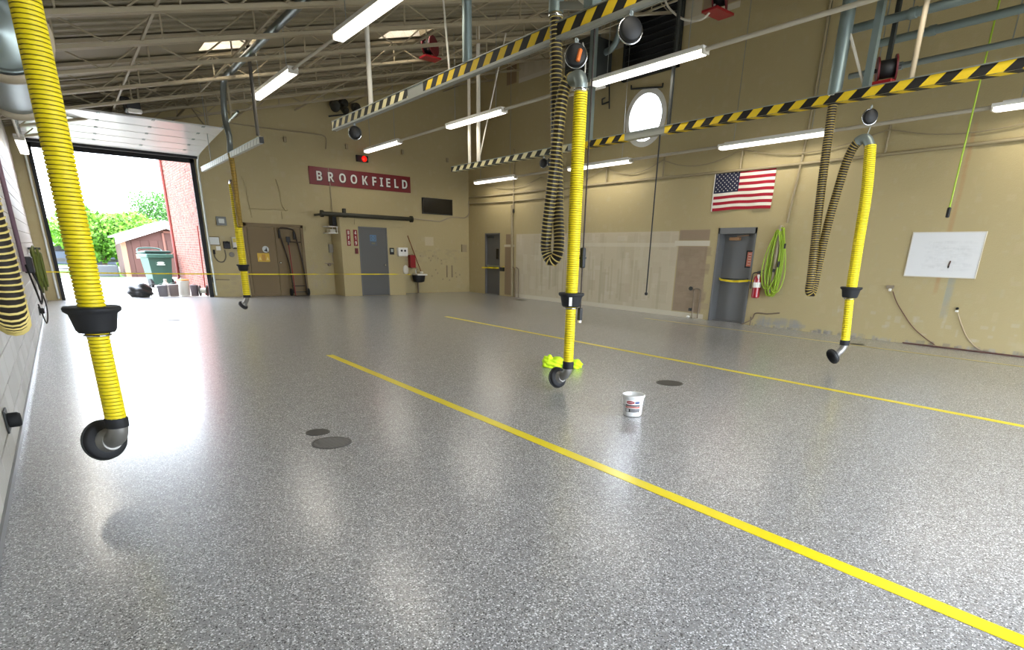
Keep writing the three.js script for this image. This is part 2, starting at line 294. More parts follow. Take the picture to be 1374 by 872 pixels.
const rows = [
  ['left wall', -0.22, 3.28, [-15.6, -10.5], ['white strip light on the block wall nearest the open bay', 'white strip light on the block wall next to the brown pipe'], 'strip lights along the block wall'],
  ['first bay', 3.55, 4.17, [-10.95, -6.6, -1.6], ['white strip light hanging beside the dark post of the short worn rail', 'white strip light next in line toward the hose end of the fresh-taped rail', 'white strip light third along the open-bay row'], 'strip lights over the open-door bay'],
  ['middle', 8.0, 4.30, [-16.2, -11.22, -6.15, -1.1], ['white strip light above the end of the long red sign', 'white strip light crossed by the pale rail posts', 'white strip light in front of the louvred vent, above the round window', 'white strip light above the black and red reel'], 'strip lights between the striped rails'],
  ['right wall', 11.8, 3.72, [-15.9, -11.02, -6.07, -1.17], ['white strip light on the low row above the grey corner door', 'white strip light on the low row behind the yellow hose with the plug cord', 'white strip light directly above the flag', 'white strip light above the whiteboard end of the wall'], 'strip lights along the beige wall'],
];
for (const [nm, x, y, zs, labels, group] of rows) {
  zs.forEach((z, i) => strip(x, y, z, LL, labels[i], group));
  const r = nm === 'middle' || nm === 'right wall' ? 0.032 : 0.022, zz = [...zs].sort((p, q) => p - q), ends = [];
  zz.forEach((z, i) => { if (i) ends.push([zz[i - 1] + 0.004, z - LL - 0.004]); }); ends.push([zz[zz.length - 1] + 0.004, Math.min(ZF - 0.1, zz[zz.length - 1] + 2)]);
  const c = thing('light_conduit', { 'left wall': 'thin conduit linking the strip lights on the block wall', 'first bay': 'thin conduit linking the strip lights over the open-door bay', middle: 'thin conduit linking the strip lights between the striped rails', 'right wall': 'thin conduit linking the strip lights along the beige wall' }[nm], 'conduit', [x, y + 0.04, zz[0]]); for (const [p, q] of ends) wpart('conduit_run', rod(V(x, y + 0.04, p), V(x, y + 0.04, q), r, r, 10), M.conduitPale, c);
}
// ---------------------------------------------------------------- doors
function lever(parent, x, y, z, dir = 1) { const h = part('door_handle', join([aim(new THREE.CylinderGeometry(0.03, 0.03, 0.02, 16), V(0, 0, 1)).translate(x, y, z + 0.01), rod(V(x, y, z + 0.02), V(x, y, z + 0.06), 0.012), aim(new THREE.SphereGeometry(0.03, 16, 10), V(0, 1, 0)).translate(x, y, z + 0.07)]), M.chrome, parent); return h; }
{ // grey closet door with blue sticker
  const d = new THREE.Group(); d.name = 'door_1'; d.userData.kind = 'structure'; scene.add(d);
  wpart('door_leaf', rspan(7.70, 8.60, 0.01, 2.12, ZBUMP - 0.05, ZBUMP - 0.005, 0.004), M.doorGrey, d);
  wpart('door_frame', [span(7.66, 7.70, 0, 2.15, ZBUMP - 0.1, ZBUMP + 0.01), span(8.60, 8.64, 0, 2.15, ZBUMP - 0.1, ZBUMP + 0.01), span(7.66, 8.64, 2.12, 2.15, ZBUMP - 0.1, ZBUMP + 0.01)], M.frameGrey, d);
  const st = canvasTex(128, 160, (g, w, h) => { g.fillStyle = '#565a60'; g.fillRect(0, 0, w, h); g.strokeStyle = '#4d7ea6'; g.lineWidth = 10; g.strokeRect(20, 12, 88, 76); g.beginPath(); g.arc(64, 50, 24, 0, 7); g.stroke(); g.fillStyle = '#4d7ea6'; g.fillRect(58, 36, 12, 28); g.fillStyle = '#6e6c56'; g.fillRect(34, 116, 60, 20); });
  wpart('door_sticker', span(8.02, 8.28, 1.58, 1.92, ZBUMP - 0.005, ZBUMP - 0.001), S('#ffffff', 0.4, { map: st }), d, 'faded blue square emblem');
  lever(d, 8.50, 0.98, ZBUMP - 0.004);
}
{ // grey corner door in the right wall
  const d = new THREE.Group(); d.name = 'door_2'; d.userData.kind = 'structure'; scene.add(d);
  wpart('door_leaf', rspan(XR + 0.06, XR + 0.11, 0.01, 2.08, -18.46, -17.60, 0.004), M.doorGrey, d);
  wpart('door_frame', [span(XR - 0.012, XR + 0.29, 0, 2.13, -18.50, -18.46), span(XR - 0.012, XR + 0.29, 0, 2.13, -17.60, -17.56), span(XR - 0.012, XR + 0.29, 2.08, 2.13, -18.50, -17.56)], M.frameGrey, d);
  wpart('threshold', span(XR + 0.0, XR + 0.3, 0.0005, 0.02, -18.46, -17.60), M.frameGrey, d);
  wpart('door_lite', span(XR + 0.045, XR + 0.06, 1.25, 1.6, -17.86, -17.72), M.blackGloss, d);
  wpart('door_closer', rspan(XR + 0.0, XR + 0.06, 1.96, 2.03, -18.35, -18.05, 0.01), M.darkSteel, d);
  wpart('push_bar', [span(XR + 0.0, XR + 0.03, 0.98, 1.03, -18.40, -17.66), span(XR + 0.02, XR + 0.06, 0.97, 1.04, -18.40, -18.33), span(XR + 0.02, XR + 0.06, 0.97, 1.04, -17.73, -17.66)], M.steel, d);
}
{ // recessed grey door, set deep in its frame
  const d = new THREE.Group(); d.name = 'door_3'; d.userData.kind = 'structure'; scene.add(d);
  const x0 = XR + 0.24;
  wpart('door_leaf', rspan(x0, x0 + 0.05, 0.01, 2.0, -8.55, -7.63, 0.004), M.doorGrey2, d);
  wpart('door_frame', [span(XR - 0.015, x0 + 0.06, 0, 2.13, -8.59, -8.55), span(XR - 0.015, x0 + 0.06, 0, 2.13, -7.63, -7.59), span(XR - 0.015, x0 + 0.06, 2.0, 2.13, -8.59, -7.59)], M.doorGrey2, d);
  wpart('threshold', span(XR + 0.12, x0 + 0.06, 0.0005, 0.018, -8.55, -7.63), M.frameGrey, d);
  wpart('door_closer', [rspan(x0 - 0.07, x0, 1.86, 1.93, -8.4, -8.12, 0.01), bar(V(x0 - 0.05, 1.95, -8.2), V(x0 - 0.05, 1.97, -7.9), 0.03, 0.015)], S('#a98055', 0.5), d, 'brown door closer');
  wpart('door_lite_frame', [span(x0 - 0.012, x0, 1.26, 1.64, -7.93, -7.9), span(x0 - 0.012, x0, 1.26, 1.64, -7.76, -7.73), span(x0 - 0.012, x0, 1.26, 1.29, -7.93, -7.73), span(x0 - 0.012, x0, 1.61, 1.64, -7.93, -7.73)], M.black, d);
  const t = canvasTex(64, 128, (g, w, h) => { g.fillStyle = '#e8866a'; g.fillRect(0, 0, w, h); g.fillStyle = '#f6c9b4'; for (let i = 0; i < 5; i++) g.fillRect(14, 14 + i * 22, 34, 10); g.fillStyle = '#b8553c'; for (let i = 0; i < 4; i++) g.fillRect(18, 28 + i * 24, 26, 5); });
  wpart('door_notice', span(x0 - 0.008, x0 - 0.001, 1.29, 1.61, -7.90, -7.76), S('#ffffff', 0.5, { map: t}), d, 'orange notice behind the narrow glass');
  wpart('push_bar', [span(x0 - 0.06, x0 - 0.03, 0.96, 1.01, -8.5, -7.72), span(x0 - 0.05, x0, 0.94, 1.03, -7.8, -7.7)], M.darkSteel, d);
}
// brown double doors in the back wall
{ const d = new THREE.Group(); d.name = 'door_4'; d.userData.kind = 'structure'; scene.add(d);
  wpart('door_frame', [span(4.44, 4.52, 0, 2.13, ZB, ZB + 0.05), span(6.10, 6.18, 0, 2.13, ZB, ZB + 0.05), span(4.44, 6.18, 2.04, 2.13, ZB, ZB + 0.05)], M.brownDoor, d);
  for (const [a, b] of [[4.53, 5.31], [5.32, 6.09]]) wpart('door_leaf', rspan(a, b, 0.01, 2.03, ZB + 0.001, ZB + 0.03, 0.004), M.brownDoor, d);
  lever(d, 5.39, 1.0, ZB + 0.03); 
  const t = canvasTex(96, 64, (g, w, h) => { g.fillStyle = '#c9a21c'; g.fillRect(0, 0, w, h); g.fillStyle = '#b3841c'; g.fillRect(34, 8, 30, 50); g.fillStyle = '#d8c06a'; g.beginPath(); g.moveTo(8, 50); g.lineTo(20, 24); g.lineTo(30, 50); g.fill(); g.beginPath(); g.moveTo(68, 50); g.lineTo(80, 24); g.lineTo(90, 50); g.fill(); });
  wpart('door_notice', rspan(4.74, 5.09, 1.02, 1.27, ZB + 0.03, ZB + 0.036, 0.002), S('#ffffff', 0.5, { map: t }), d, 'yellow caution notice');
  const c = canvasTex(64, 64, (g, w, h) => { g.fillStyle = '#b9bdb9'; g.fillRect(0, 0, w, h); g.fillStyle = '#101010'; g.beginPath(); g.moveTo(10, 24); g.lineTo(58, 14); g.lineTo(44, 52); g.lineTo(36, 34); g.fill(); });
  wpart('door_emblem', new THREE.CylinderGeometry(0.095, 0.095, 0.006, 28).rotateX(Math.PI / 2).translate(5.0, 1.385, ZB + 0.034), S('#ffffff', 0.5, { map: c }), d, 'round white sticker with a black bird shape');
}
// ---------------------------------------------------------------- open overhead door of the far bay
{ const g = thing('overhead_door', 'white sectional overhead door, raised flat under the roof above the open bay', 'garage door', [1.6, 0, ZB + 0.2]);
  const yAt = z => 3.74 + 0.062 * (z - ZB - 0.42), x0 = OPX0 - 0.05, x1 = OPX1 + 0.05, panelM = PM('#e2e2df', 0.3, { clearcoat: 0.4, clearcoatRoughness: 0.2 });
  for (let i = 0; i < 5; i++) {
    const z0 = ZB + 0.42 + i * 0.68, yD = yAt(z0), p = wpart('panel', rspan(x0, x1, -0.0, 0.045, -0.322, 0.322, 0.012).rotateX(-0.062).translate(0, yAt(z0 + 0.33), z0 + 0.333), panelM, g);
    for (let j = 0; j < 4; j++) wpart('hinge', rspan(x0 + 0.35 + j * 0.95, x0 + 0.41 + j * 0.95, yAt(z0 + 0.67) - 0.012, yAt(z0 + 0.67) + 0.002, z0 + 0.60, z0 + 0.74, 0.004), M.galv, p);
  }
  wpart('bottom_seal', rspan(x0, x1, 3.68, 3.78, ZB + 0.34, ZB + 0.42, 0.01), M.rubber, g);
  for (const x of [x0 - 0.03, x1 + 0.03]) {
    wpart('track', [tube([V(x, 0.05, ZB + 0.1), V(x, 3.3, ZB + 0.1), V(x, 3.58, ZB + 0.14), V(x, 3.76, ZB + 0.36), V(x, 3.84, ZB + 0.8), V(x, 3.97, ZB + 3.0), V(x, 4.1, ZB + 5.2)], 0.028, 60, 8)], S('#c9cdc8', 0.35, { metalness: 0.3 }), g);
    for (let i = 0; i < 6; i++) wpart('roller', aim(new THREE.CylinderGeometry(0.03, 0.03, 0.04, 14), V(1, 0, 0)).translate(x, yAt(ZB + 0.45 + i * 0.68) + 0.08, ZB + 0.45 + i * 0.68), M.chrome, g);
    for (const z of [ZB + 2.2, ZB + 4.6]) wpart('track_hanger', [bar(V(x, 4.03, z), V(x, roofY(x) - 0.02, z), 0.04), bar(V(x, 4.1, z), V(x + (x > 1 ? -0.4 : 0.15), roofY(x + (x > 1 ? -0.4 : 0.15)) - 0.02, z - 0.4), 0.025)], M.joist, g);
  }
  wpart('jamb_seal', [span(OPX0 - 0.02, OPX0 + 0.06, 0, OPY, ZB + 0.0, ZB + 0.05), span(OPX1 - 0.09, OPX1 + 0.02, 0, OPY, ZB + 0.0, ZB + 0.05), span(OPX0, OPX1, OPY - 0.1, OPY + 0.02, ZB, ZB + 0.05)], M.rubber, g);
}
{ const p = atX(1.7, 177, 143), g = thing('door_opener', 'black motor box hung over the raised white overhead door', 'door opener', [p.x, p.y, p.z]);
  part('motor_box', join([rbox(0.26, 0.2, 0.45, 0.03), rbox(0.16, 0.1, 0.2, 0.02, -0.12, 0.08, 0.1)]), M.black, g);
  part('lamp_cover', rbox(0.24, 0.07, 0.16, 0.02, 0.02, -0.11, 0.2), M.white, g);
  part('rail', bar(V(0, 0.02, -0.2), V(0, 0.02, ZB + 0.3 - p.z), 0.05), M.darkSteel, g);
  for (const s of [-1, 1]) part('hanger', join([bar(V(s * 0.13, 0.05, 0), V(s * 0.16, roofY(p.x) - p.y - 0.03, 0), 0.04), bar(V(s * 0.13, 0.1, 0), V(s * 0.75, roofY(p.x + s * 0.75) - p.y - 0.03, 0), 0.03)]), M.joist, g);
}
// ---------------------------------------------------------------- exhaust rails with hazard tape
function hazard(bg, fg, lean = 1) { return canvasTex(128, 64, (g, w, h) => { g.fillStyle = bg; g.fillRect(0, 0, w, h); g.fillStyle = fg; const s = 40 * lean; g.beginPath(); g.moveTo(20, h); g.lineTo(84, h); g.lineTo(84 - s, 0); g.lineTo(20 - s, 0); g.fill(); g.beginPath(); g.moveTo(20 + w, h); g.lineTo(84 + w, h); g.lineTo(84 + w - s, 0); g.lineTo(20 + w - s, 0); g.fill(); speckle(g, w, h, 60, ['#55502a', '#8a7c30'], 1, 3, 0.12); }); }
function tapeGeo(x, y0, y1, z0, z1, period, face) {   // thin tape on the side ('x') or the underside ('y') of a rail
  const g = face === 'x' ? box(0.003, y1 - y0, z1 - z0, x, (y0 + y1) / 2, (z0 + z1) / 2) : box(y1 - y0, 0.003, z1 - z0, (y0 + y1) / 2, x, (z0 + z1) / 2);
  const p = g.attributes.position, uv = g.attributes.uv; for (let i = 0; i < p.count; i++) uv.setXY(i, -p.getZ(i) / period, face === 'x' ? (p.getY(i) - y0) / (y1 - y0) : (p.getX(i) - y0) / (y1 - y0)); return g;
}
M.alu = S('#a9aca4', 0.38, { metalness: 0.6 });
const tapeM = S('#ffffff', 0.75, { map: hazard('#e2bf1c', '#131009') }), tapePale = S('#ffffff', 0.75, { map: hazard('#d9cf9e', '#1f1c10') }), tapeWorn = S('#ffffff', 0.5, { map: hazard('#c9c6b4', '#a9a48f') });
function rail(label, x, y, z0, z1, tapes, period, hw, under, hh = 0.15) {
  const g = thing('exhaust_rail', label, 'rail', [x, y, (z0 + z1) / 2]);
  wpart('rail_body', [span(x - hw, x + hw, y, y + hh, z0, z1), span(x - hw - 0.012, x + hw + 0.012, y + hh - 0.008, y + hh, z0, z1), ...(under ? [] : [span(x - hw - 0.012, x - hw, y - 0.004, y + 0.022, z0, z1), span(x + hw, x + hw + 0.012, y - 0.004, y + 0.022, z0, z1)])], M.alu, g);
  for (const [a, b, m] of tapes) { wpart('warning_tape', tapeGeo(x - hw - 0.003, y + (under ? 0.002 : 0.026), y + hh - 0.012, a, b, period, 'x'), m, g, 'black and yellow striped tape'); if (under) wpart('warning_tape', tapeGeo(y - 0.003, x - hw, x + hw, a, b, period, 'y'), m, g, 'black and yellow striped tape'); }
  for (const z of [z0, z1]) wpart('end_cap', rspan(x - hw - 0.008, x + hw + 0.008, y - 0.004, y + hh, z - 0.01, z + 0.01, 0.004), M.black, g);
  return g;
}
function post(rg, x, y, z, r, m, square) { wpart('hanger_post', square ? bar(V(x, y, z), V(x, roofY(x) - 0.01, z), r * 2) : rod(V(x, y, z), V(x, roofY(x) - 0.01, z), r, r, 14), m, rg); }
const X1 = 4.1, X2 = 8.3, X0 = 3.2;
{ const g = rail('long exhaust rail with fresh hazard tape above the yellow floor line beside the drains', X1, 3.36, -10.8, 2.2, [[-10.8, -7.97, tapePale], [-7.52, 2.2, tapeM]], 0.265, 0.028, false, 0.14);
  post(g, X1, 3.5, -9.22, 0.035, M.offwhite); post(g, X1, 3.5, -6.5, 0.055, M.blueDuct); post(g, X1, 3.5, -4.43, 0.055, M.blueDuct, true); post(g, X1, 3.5, -1.0, 0.05, M.blueDuct, true);
  wpart('brace', rod(V(X1, 3.49, -6.9), V(X1 + 0.3, roofY(X1) - 0.3, -7.6), 0.012), M.offwhite, g); wpart('brace', rod(V(X1, 3.49, -4.43), V(X1 - 0.1, 3.9, -4.95), 0.018), M.offwhite, g); }
{ const g = rail('long exhaust rail with hazard tape below the round window', X2, 3.38, -13.85, 2.2, [[-13.85, -9.4, tapePale], [-9.0, -7.9, tapeM], [-7.0, 2.2, tapeM]], 0.32, 0.065, true, 0.115);
  post(g, X2, 3.5, -13.1, 0.035, M.offwhite); post(g, X2, 3.5, -12.7, 0.045, M.offwhite); post(g, X2, 3.5, -8.88, 0.05, M.blueDuct, true); post(g, X2, 3.5, -6.98, 0.022, M.darkSteel, true); post(g, X2, 3.5, -3.88, 0.04, M.blueDuct, true); post(g, X2, 3.49, -3.38, 0.03, M.conduit);
  wpart('brace', rod(V(X2, 3.49, -12.7), V(X2 + 0.2, roofY(X2) - 0.3, -11.9), 0.014), M.offwhite, g); wpart('brace', bar(V(X2, 3.49, -3.9), V(X2, 4.35, -4.3), 0.025), M.offwhite, g); }
{ const g = rail('short exhaust rail with worn pale tape near the open bay', X0, 3.20, -17.5, -11.95, [[-17.5, -11.95, tapeWorn]], 0.22, 0.03, true, 0.1);
  post(g, X0, 3.34, -12.15, 0.03, S('#4a463e', 0.6)); post(g, X0, 3.29, -16.4, 0.008, M.steel); }
{ const g = rail('exhaust rail over the hose beside the block wall', 0.12, 3.36, -6.2, 2.2, [[-6.2, 2.2, tapeM]], 0.265, 0.028, false); post(g, 0.12, 3.5, -5.6, 0.03, M.darkSteel); post(g, 0.12, 3.5, -2.4, 0.03, M.darkSteel); }

// ---------------------------------------------------------------- exhaust hoses
M.castMetal = S('#8b8983', 0.42, { metalness: 0.55 });
const camLeft = RT.clone().negate();
function nozzle(g, p, dir, s = 1) {
  const d = dir.clone().normalize(), e = p.clone().add(V(0, -0.075 * s, 0)).addScaledVector(d, 0.035 * s), f = p.clone().add(V(0, -0.10 * s, 0)).addScaledVector(d, 0.11 * s);
  wpart('nozzle_elbow', [tube([p.clone().add(V(0, 0.03, 0)), p.clone().add(V(0, -0.03 * s, 0)), e, f], 0.05 * s, 16, 16), aim(new THREE.CylinderGeometry(0.075 * s, 0.056 * s, 0.05 * s, 20), d).translate(f.x, f.y, f.z)], M.castMetal, g, 'bare metal elbow');
  const prof = [[0.0, 0.0], [0.075, 0.0], [0.105, 0.008], [0.118, 0.022], [0.118, 0.06], [0.112, 0.075], [0.095, 0.078], [0.088, 0.04], [0.0, 0.035]].map(q => [q[0] * s, q[1] * s]);
  const cp = f.clone().addScaledVector(d, 0.02 * s);
  const cup = wpart('nozzle_cup', aim(lathe(prof, 32), d).translate(cp.x, cp.y, cp.z), M.rubber, g, 'black rubber cup');
  wpart('nozzle_rim', aim(new THREE.TorusGeometry(0.116 * s, 0.009 * s, 8, 36).rotateX(Math.PI / 2), d).translate(...cp.clone().addScaledVector(d, 0.05 * s).toArray()), M.darkSteel, cup);
}
function saddle(g, p, s = 1) {   // funnel-shaped boot
  const bt = wpart('boot', lathe([[0.055, 0.0], [0.085, 0.0], [0.095, 0.015], [0.112, 0.10], [0.132, 0.115], [0.135, 0.13], [0.128, 0.14], [0.065, 0.14]].map(q => [q[0] * s, q[1] * s]), 32).scale(1, 1, 1).translate(p.x, p.y, p.z), M.rubber, g, 'black rubber boot');
  wpart('clamp', ring(0.062 * s, 0.006).rotateX(Math.PI / 2).translate(p.x, p.y - 0.015, p.z), M.chrome, bt); return bt;
}
function clampRing(g, p, d, r) { wpart('clamp', aim(lathe([[r, -0.012], [r + 0.006, -0.012], [r + 0.006, 0.012], [r, 0.012]], 24), d).translate(p.x, p.y, p.z), M.chrome, g); }
const HR = 0.055, PIT = 0.04;
{ // middle hose on the first rail
  const g = thing('exhaust_hose', 'exhaust hose hanging over the bay between the yellow floor lines, cup just above the floor', 'hose', [X1, 0, -4.5]);
  const q = (u, v, dx = 0) => atX(X1 + dx, u, v);
  const top = q(746, 18);
  wpart('supply_duct', [rod(top, V(top.x, roofY(X1) - 0.5, top.z), 0.07, 0.07, 20)], M.blueDuct, g); clampRing(g, top.clone().add(V(0, -0.02, 0)), V(0, 1, 0), 0.066);
  wpart('duct_bracket', [bar(V(X1, 3.52, -4.43), V(top.x, top.y + 0.06, top.z), 0.035, 0.06)], M.alu, g);
  wpart('upper_hose', hose([top, q(746, 60), q(746, 110), q(747, 200, 0.03), q(749, 290, 0.03), q(750, 325, 0.02), q(747, 344), q(740, 350, -0.02), q(733, 338, -0.05), q(733, 318, -0.07), q(737, 280, -0.08), q(744, 225, -0.08), q(749, 175, -0.08), q(753, 140, -0.06), q(758, 117, -0.03), q(764, 107, 0), q(769, 107, 0)], HR, 0.036, 0.008, YEL2, BLK, 0.2), M.hose, g, 'black hose with yellow spiral');
  const yt = q(776.5, 122), yb = q(769.5, 391); yt.z = yb.z = (yt.z + yb.z) / 2;
  wpart('elbow', [tube([q(767, 107), V(yt.x, yt.y + 0.11, yt.z - 0.03), V(yt.x, yt.y + 0.06, yt.z), V(yt.x, yt.y - 0.02, yt.z)], 0.06, 20, 16)], M.galv, g); clampRing(g, yt, V(0, 1, 0), 0.062);
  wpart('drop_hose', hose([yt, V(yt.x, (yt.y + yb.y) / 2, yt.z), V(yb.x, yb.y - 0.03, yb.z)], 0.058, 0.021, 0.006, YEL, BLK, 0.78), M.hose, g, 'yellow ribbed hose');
  const sd = V(yb.x, yb.y - 0.155, yb.z), boot = saddle(g, sd);
  wpart('boot_tag', rbox(0.03, 0.09, 0.004, 0.001, 0, 0, 0).rotateY(-0.75).translate(sd.x - 0.078, sd.y + 0.06, sd.z + 0.078), M.white, boot, 'white maker tag');
  const lb = q(768, 487); lb.z = yb.z; lb.x = yb.x;
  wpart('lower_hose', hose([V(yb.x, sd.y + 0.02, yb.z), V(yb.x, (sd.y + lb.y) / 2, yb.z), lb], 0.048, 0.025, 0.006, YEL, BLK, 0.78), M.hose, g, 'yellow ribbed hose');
  wpart('cuff', lathe([[0.05, -0.07], [0.058, -0.07], [0.06, 0.0], [0.056, 0.01], [0.05, 0.01]], 24).translate(lb.x, lb.y, lb.z), M.rubber, g);
  nozzle(g, lb.clone().add(V(0, -0.06, 0)), camLeft.clone().multiplyScalar(0.6).addScaledVector(FW, 0.75).add(V(0, 0.02, 0)), 0.95);
}
{ // hose on the rail under the round window
  const g = thing('exhaust_hose', 'exhaust hose hanging in a wide loop in front of the whiteboard wall', 'hose', [X2, 0, -3.6]);
  const q = (u, v, dx = 0) => atX(X2 + dx, u, v), top = q(1119, 128);
  wpart('supply_duct', [rod(top, V(top.x, roofY(X2) - 0.5, top.z), 0.085, 0.085, 20)], M.blueDuct, g); clampRing(g, top, V(0, 1, 0), 0.075);
  wpart('upper_hose', hose([top, q(1116, 150), q(1109, 200), q(1100, 270), q(1092, 340, -0.02), q(1088, 375, -0.04), q(1086, 390, -0.03), q(1088.5, 394, 0), q(1092, 385, 0.03), q(1099, 352, 0.05), q(1110, 305, 0.05), q(1124, 255, 0.04), q(1138, 212, 0.02), q(1147, 195), q(1152, 190)], HR, 0.03, 0.006, C('#b39a48'), BLK, 0.24), M.hose, g, 'black hose with yellow spiral');
  const yt = q(1168, 195), yb = q(1142.5, 386), ym = q(1163, 255);
  wpart('elbow', [tube([q(1150, 191), q(1156, 187), q(1163, 187), q(1168, 198)], 0.06, 20, 16)], M.galv, g);
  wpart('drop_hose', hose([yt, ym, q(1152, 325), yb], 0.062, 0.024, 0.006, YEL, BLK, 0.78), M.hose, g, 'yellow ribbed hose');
  const sd = V(yb.x, yb.y - 0.13, yb.z); saddle(g, sd);
  const lb = q(1134, 457), lt = V(yb.x, sd.y + 0.02, yb.z);
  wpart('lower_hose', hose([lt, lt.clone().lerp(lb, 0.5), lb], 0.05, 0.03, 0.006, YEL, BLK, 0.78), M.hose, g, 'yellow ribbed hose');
  wpart('cuff', lathe([[0.05, -0.06], [0.06, -0.06], [0.062, 0.0], [0.05, 0.01]], 24).translate(lb.x, lb.y, lb.z), M.rubber, g);
  nozzle(g, lb.clone().add(V(0, -0.05, 0)), camLeft.clone().multiplyScalar(0.95).add(V(0, -0.55, 0)).addScaledVector(FW, -0.1), 0.9);
}
{ // near hose beside the block wall
  const z = -4.0, q = (u, v, dz = 0) => atZ(z + dz, u, v);
  const g = thing('exhaust_hose', 'thick yellow exhaust hose hanging beside the block wall, in front of the open bay', 'hose', [0.1, 0, z]);
  const yb = q(122, 407), x = yb.x;
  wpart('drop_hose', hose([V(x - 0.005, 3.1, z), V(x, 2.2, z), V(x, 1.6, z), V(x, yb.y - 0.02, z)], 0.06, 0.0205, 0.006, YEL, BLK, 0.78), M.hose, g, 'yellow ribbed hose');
  wpart('elbow', [tube([V(x, 3.08, z), V(x, 3.2, z), V(x - 0.03, 3.27, z), V(x - 0.16, 3.28, z)], 0.066, 20, 16)], M.galv, g);
  const sd = V(x, yb.y - 0.155, z); saddle(g, sd, 1.0);
  const lb = q(165.5, 560);
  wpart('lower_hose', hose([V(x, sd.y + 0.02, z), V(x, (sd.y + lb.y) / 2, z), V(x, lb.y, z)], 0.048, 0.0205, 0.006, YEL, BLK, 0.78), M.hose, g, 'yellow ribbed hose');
  wpart('cuff', lathe([[0.05, -0.05], [0.058, -0.05], [0.06, 0.0], [0.05, 0.01]], 24).translate(x, lb.y, z), M.rubber, g);
  nozzle(g, V(x, lb.y - 0.04, z), camLeft.clone().multiplyScalar(0.95).addScaledVector(FW, 0.5).add(V(0, 0.05, 0)), 1.0);
  // its black feed hose hangs in a loop a little nearer
  const b = (u, v, zz) => atZ(zz, u, v);
  wpart('upper_hose', hose([V(-0.12, 3.25, -3.0), V(-0.17, 2.4, -3.0), V(-0.20, 1.75, -3.05), b(1, 360, -3.15), b(13, 415, -3.2), b(18, 432, -3.35), V(-0.225, 1.13, -3.5), V(-0.22, 1.6, -3.58), V(-0.19, 2.4, -3.7), V(x - 0.2, 3.2, -3.9), V(x - 0.14, 3.28, -3.98)], 0.055, 0.025, 0.005, YEL2, BLK, 0.2), M.hose, g, 'black hose with yellow spiral');
}
{ // far hose by the open bay
  const q = (u, v) => atX(X0, u, v), g = thing('exhaust_hose', 'slim yellow exhaust hose hanging beside the brown double doors', 'hose', [X0, 0, -14.3]);
  const p = q(298, 108), e = q(411, -2);
  wpart('supply_duct', [tube([V(X0, p.y, e.z + 6), V(X0, p.y, e.z), V(X0, p.y, p.z + 0.5), V(X0, p.y - 0.02, p.z + 0.15), V(X0, p.y - 0.15, p.z), q(302, 160), q(308, 185), q(309, 205)], 0.058, 80, 16)], S('#6d7472', 0.4, { metalness: 0.6 }), g, 'grey round duct');
  wpart('upper_hose', hose([q(309, 205), q(312, 222), q(317, 260), q(322, 300), q(322.5, 304), q(320, 290), q(315, 255), q(312, 245)], 0.05, 0.03, 0.006, C('#a98a2a'), C('#2e2410'), 0.5), M.hose, g, 'black hose with yellow spiral');
  const yt = q(312, 247), yb = q(326, 356);
  wpart('elbow', aim(lathe([[0.06, -0.06], [0.075, 0.0], [0.06, 0.08]], 16), V(0, 1, 0)).translate(yt.x, yt.y, yt.z), M.chrome, g);
  wpart('drop_hose', hose([yt, yt.clone().lerp(yb, 0.5), yb], 0.075, 0.04, 0.006, YEL, BLK, 0.78), M.hose, g, 'yellow ribbed hose');
  const sd = V(yb.x, yb.y - 0.12, yb.z); saddle(g, sd, 1.0);
  const lb = q(331, 396); wpart('lower_hose', hose([V(yb.x, sd.y + 0.03, yb.z), lb], 0.07, 0.04, 0.006, YEL, BLK, 0.78), M.hose, g, 'yellow ribbed hose');
  wpart('cuff', lathe([[0.05, -0.05], [0.08, -0.05], [0.08, 0.0], [0.05, 0.01]], 20).translate(lb.x, lb.y, lb.z), M.rubber, g);
  nozzle(g, lb.clone().add(V(0, -0.03, 0)), camLeft.clone().multiplyScalar(0.8).add(V(0, -0.75, 0)), 0.9);
}
// spring balancers on the rails: black drums with bright rims
function balancer(p, r, label, tilt, group) {
  const g = thing('spring_balancer', label, 'balancer', p, group), d = tilt.clone().normalize();
  const dr = part('drum', aim(lathe([[0, -0.05], [r * 0.8, -0.05], [r * 0.95, -0.03], [r * 0.95, 0.03], [r * 0.8, 0.05], [r * 0.3, 0.06], [0, 0.06]], 28), d), M.black, g);
  part('drum_rim', aim(new THREE.TorusGeometry(r, 0.008, 8, 32).rotateX(Math.PI / 2), d), M.chrome, dr);
  part('hook', join([rod(V(0, r * 0.9, 0), V(0, r + 0.035, 0), 0.01), ring(0.02, 0.006, 16).translate(0, r + 0.02, 0)]), M.steel, g);
  return g;
}
balancer([X1, 3.22, -3.95], 0.1, 'black drum balancer with bright rim under the freshly taped rail, near the louvre', V(-0.5, 0.1, 0.8));
balancer([X1, 3.215, -9.9], 0.1, 'black drum balancer near the far end of the freshly taped rail', V(-0.4, 0.1, 0.9));
balancer(V(X2, 3.16, -3.77), 0.09, 'black drum balancer above the hose by the whiteboard wall', V(-0.7, 0.0, 0.7));
for (const dz of [-0.12, 0.12]) balancer([X2, 3.24, -10.1 + dz], 0.09, 'one of two dark drum balancers hung side by side under the rail', V(-0.9, 0, 0.3), 'pair of far drum balancers');
{ const p = atX(X1, 773, 75), g = balancer(p, 0.1, 'dark balancer with an orange cover above the exhaust hose between the floor lines', V(-0.6, 0, 0.7)); part('cover', rbox(0.035, 0.11, 0.03, 0.01, -0.02, -0.02, 0.07).rotateZ(-0.3), M.orange, g, 'orange cover');
  part('cable', tube([V(0.03, 0.1, 0.05), V(0.06, 0.0, 0.06), V(0.07, -0.2, 0.04), V(0.02, -0.32, 0.0)], 0.006, 20, 6), M.offwhite, g, 'white cable'); }
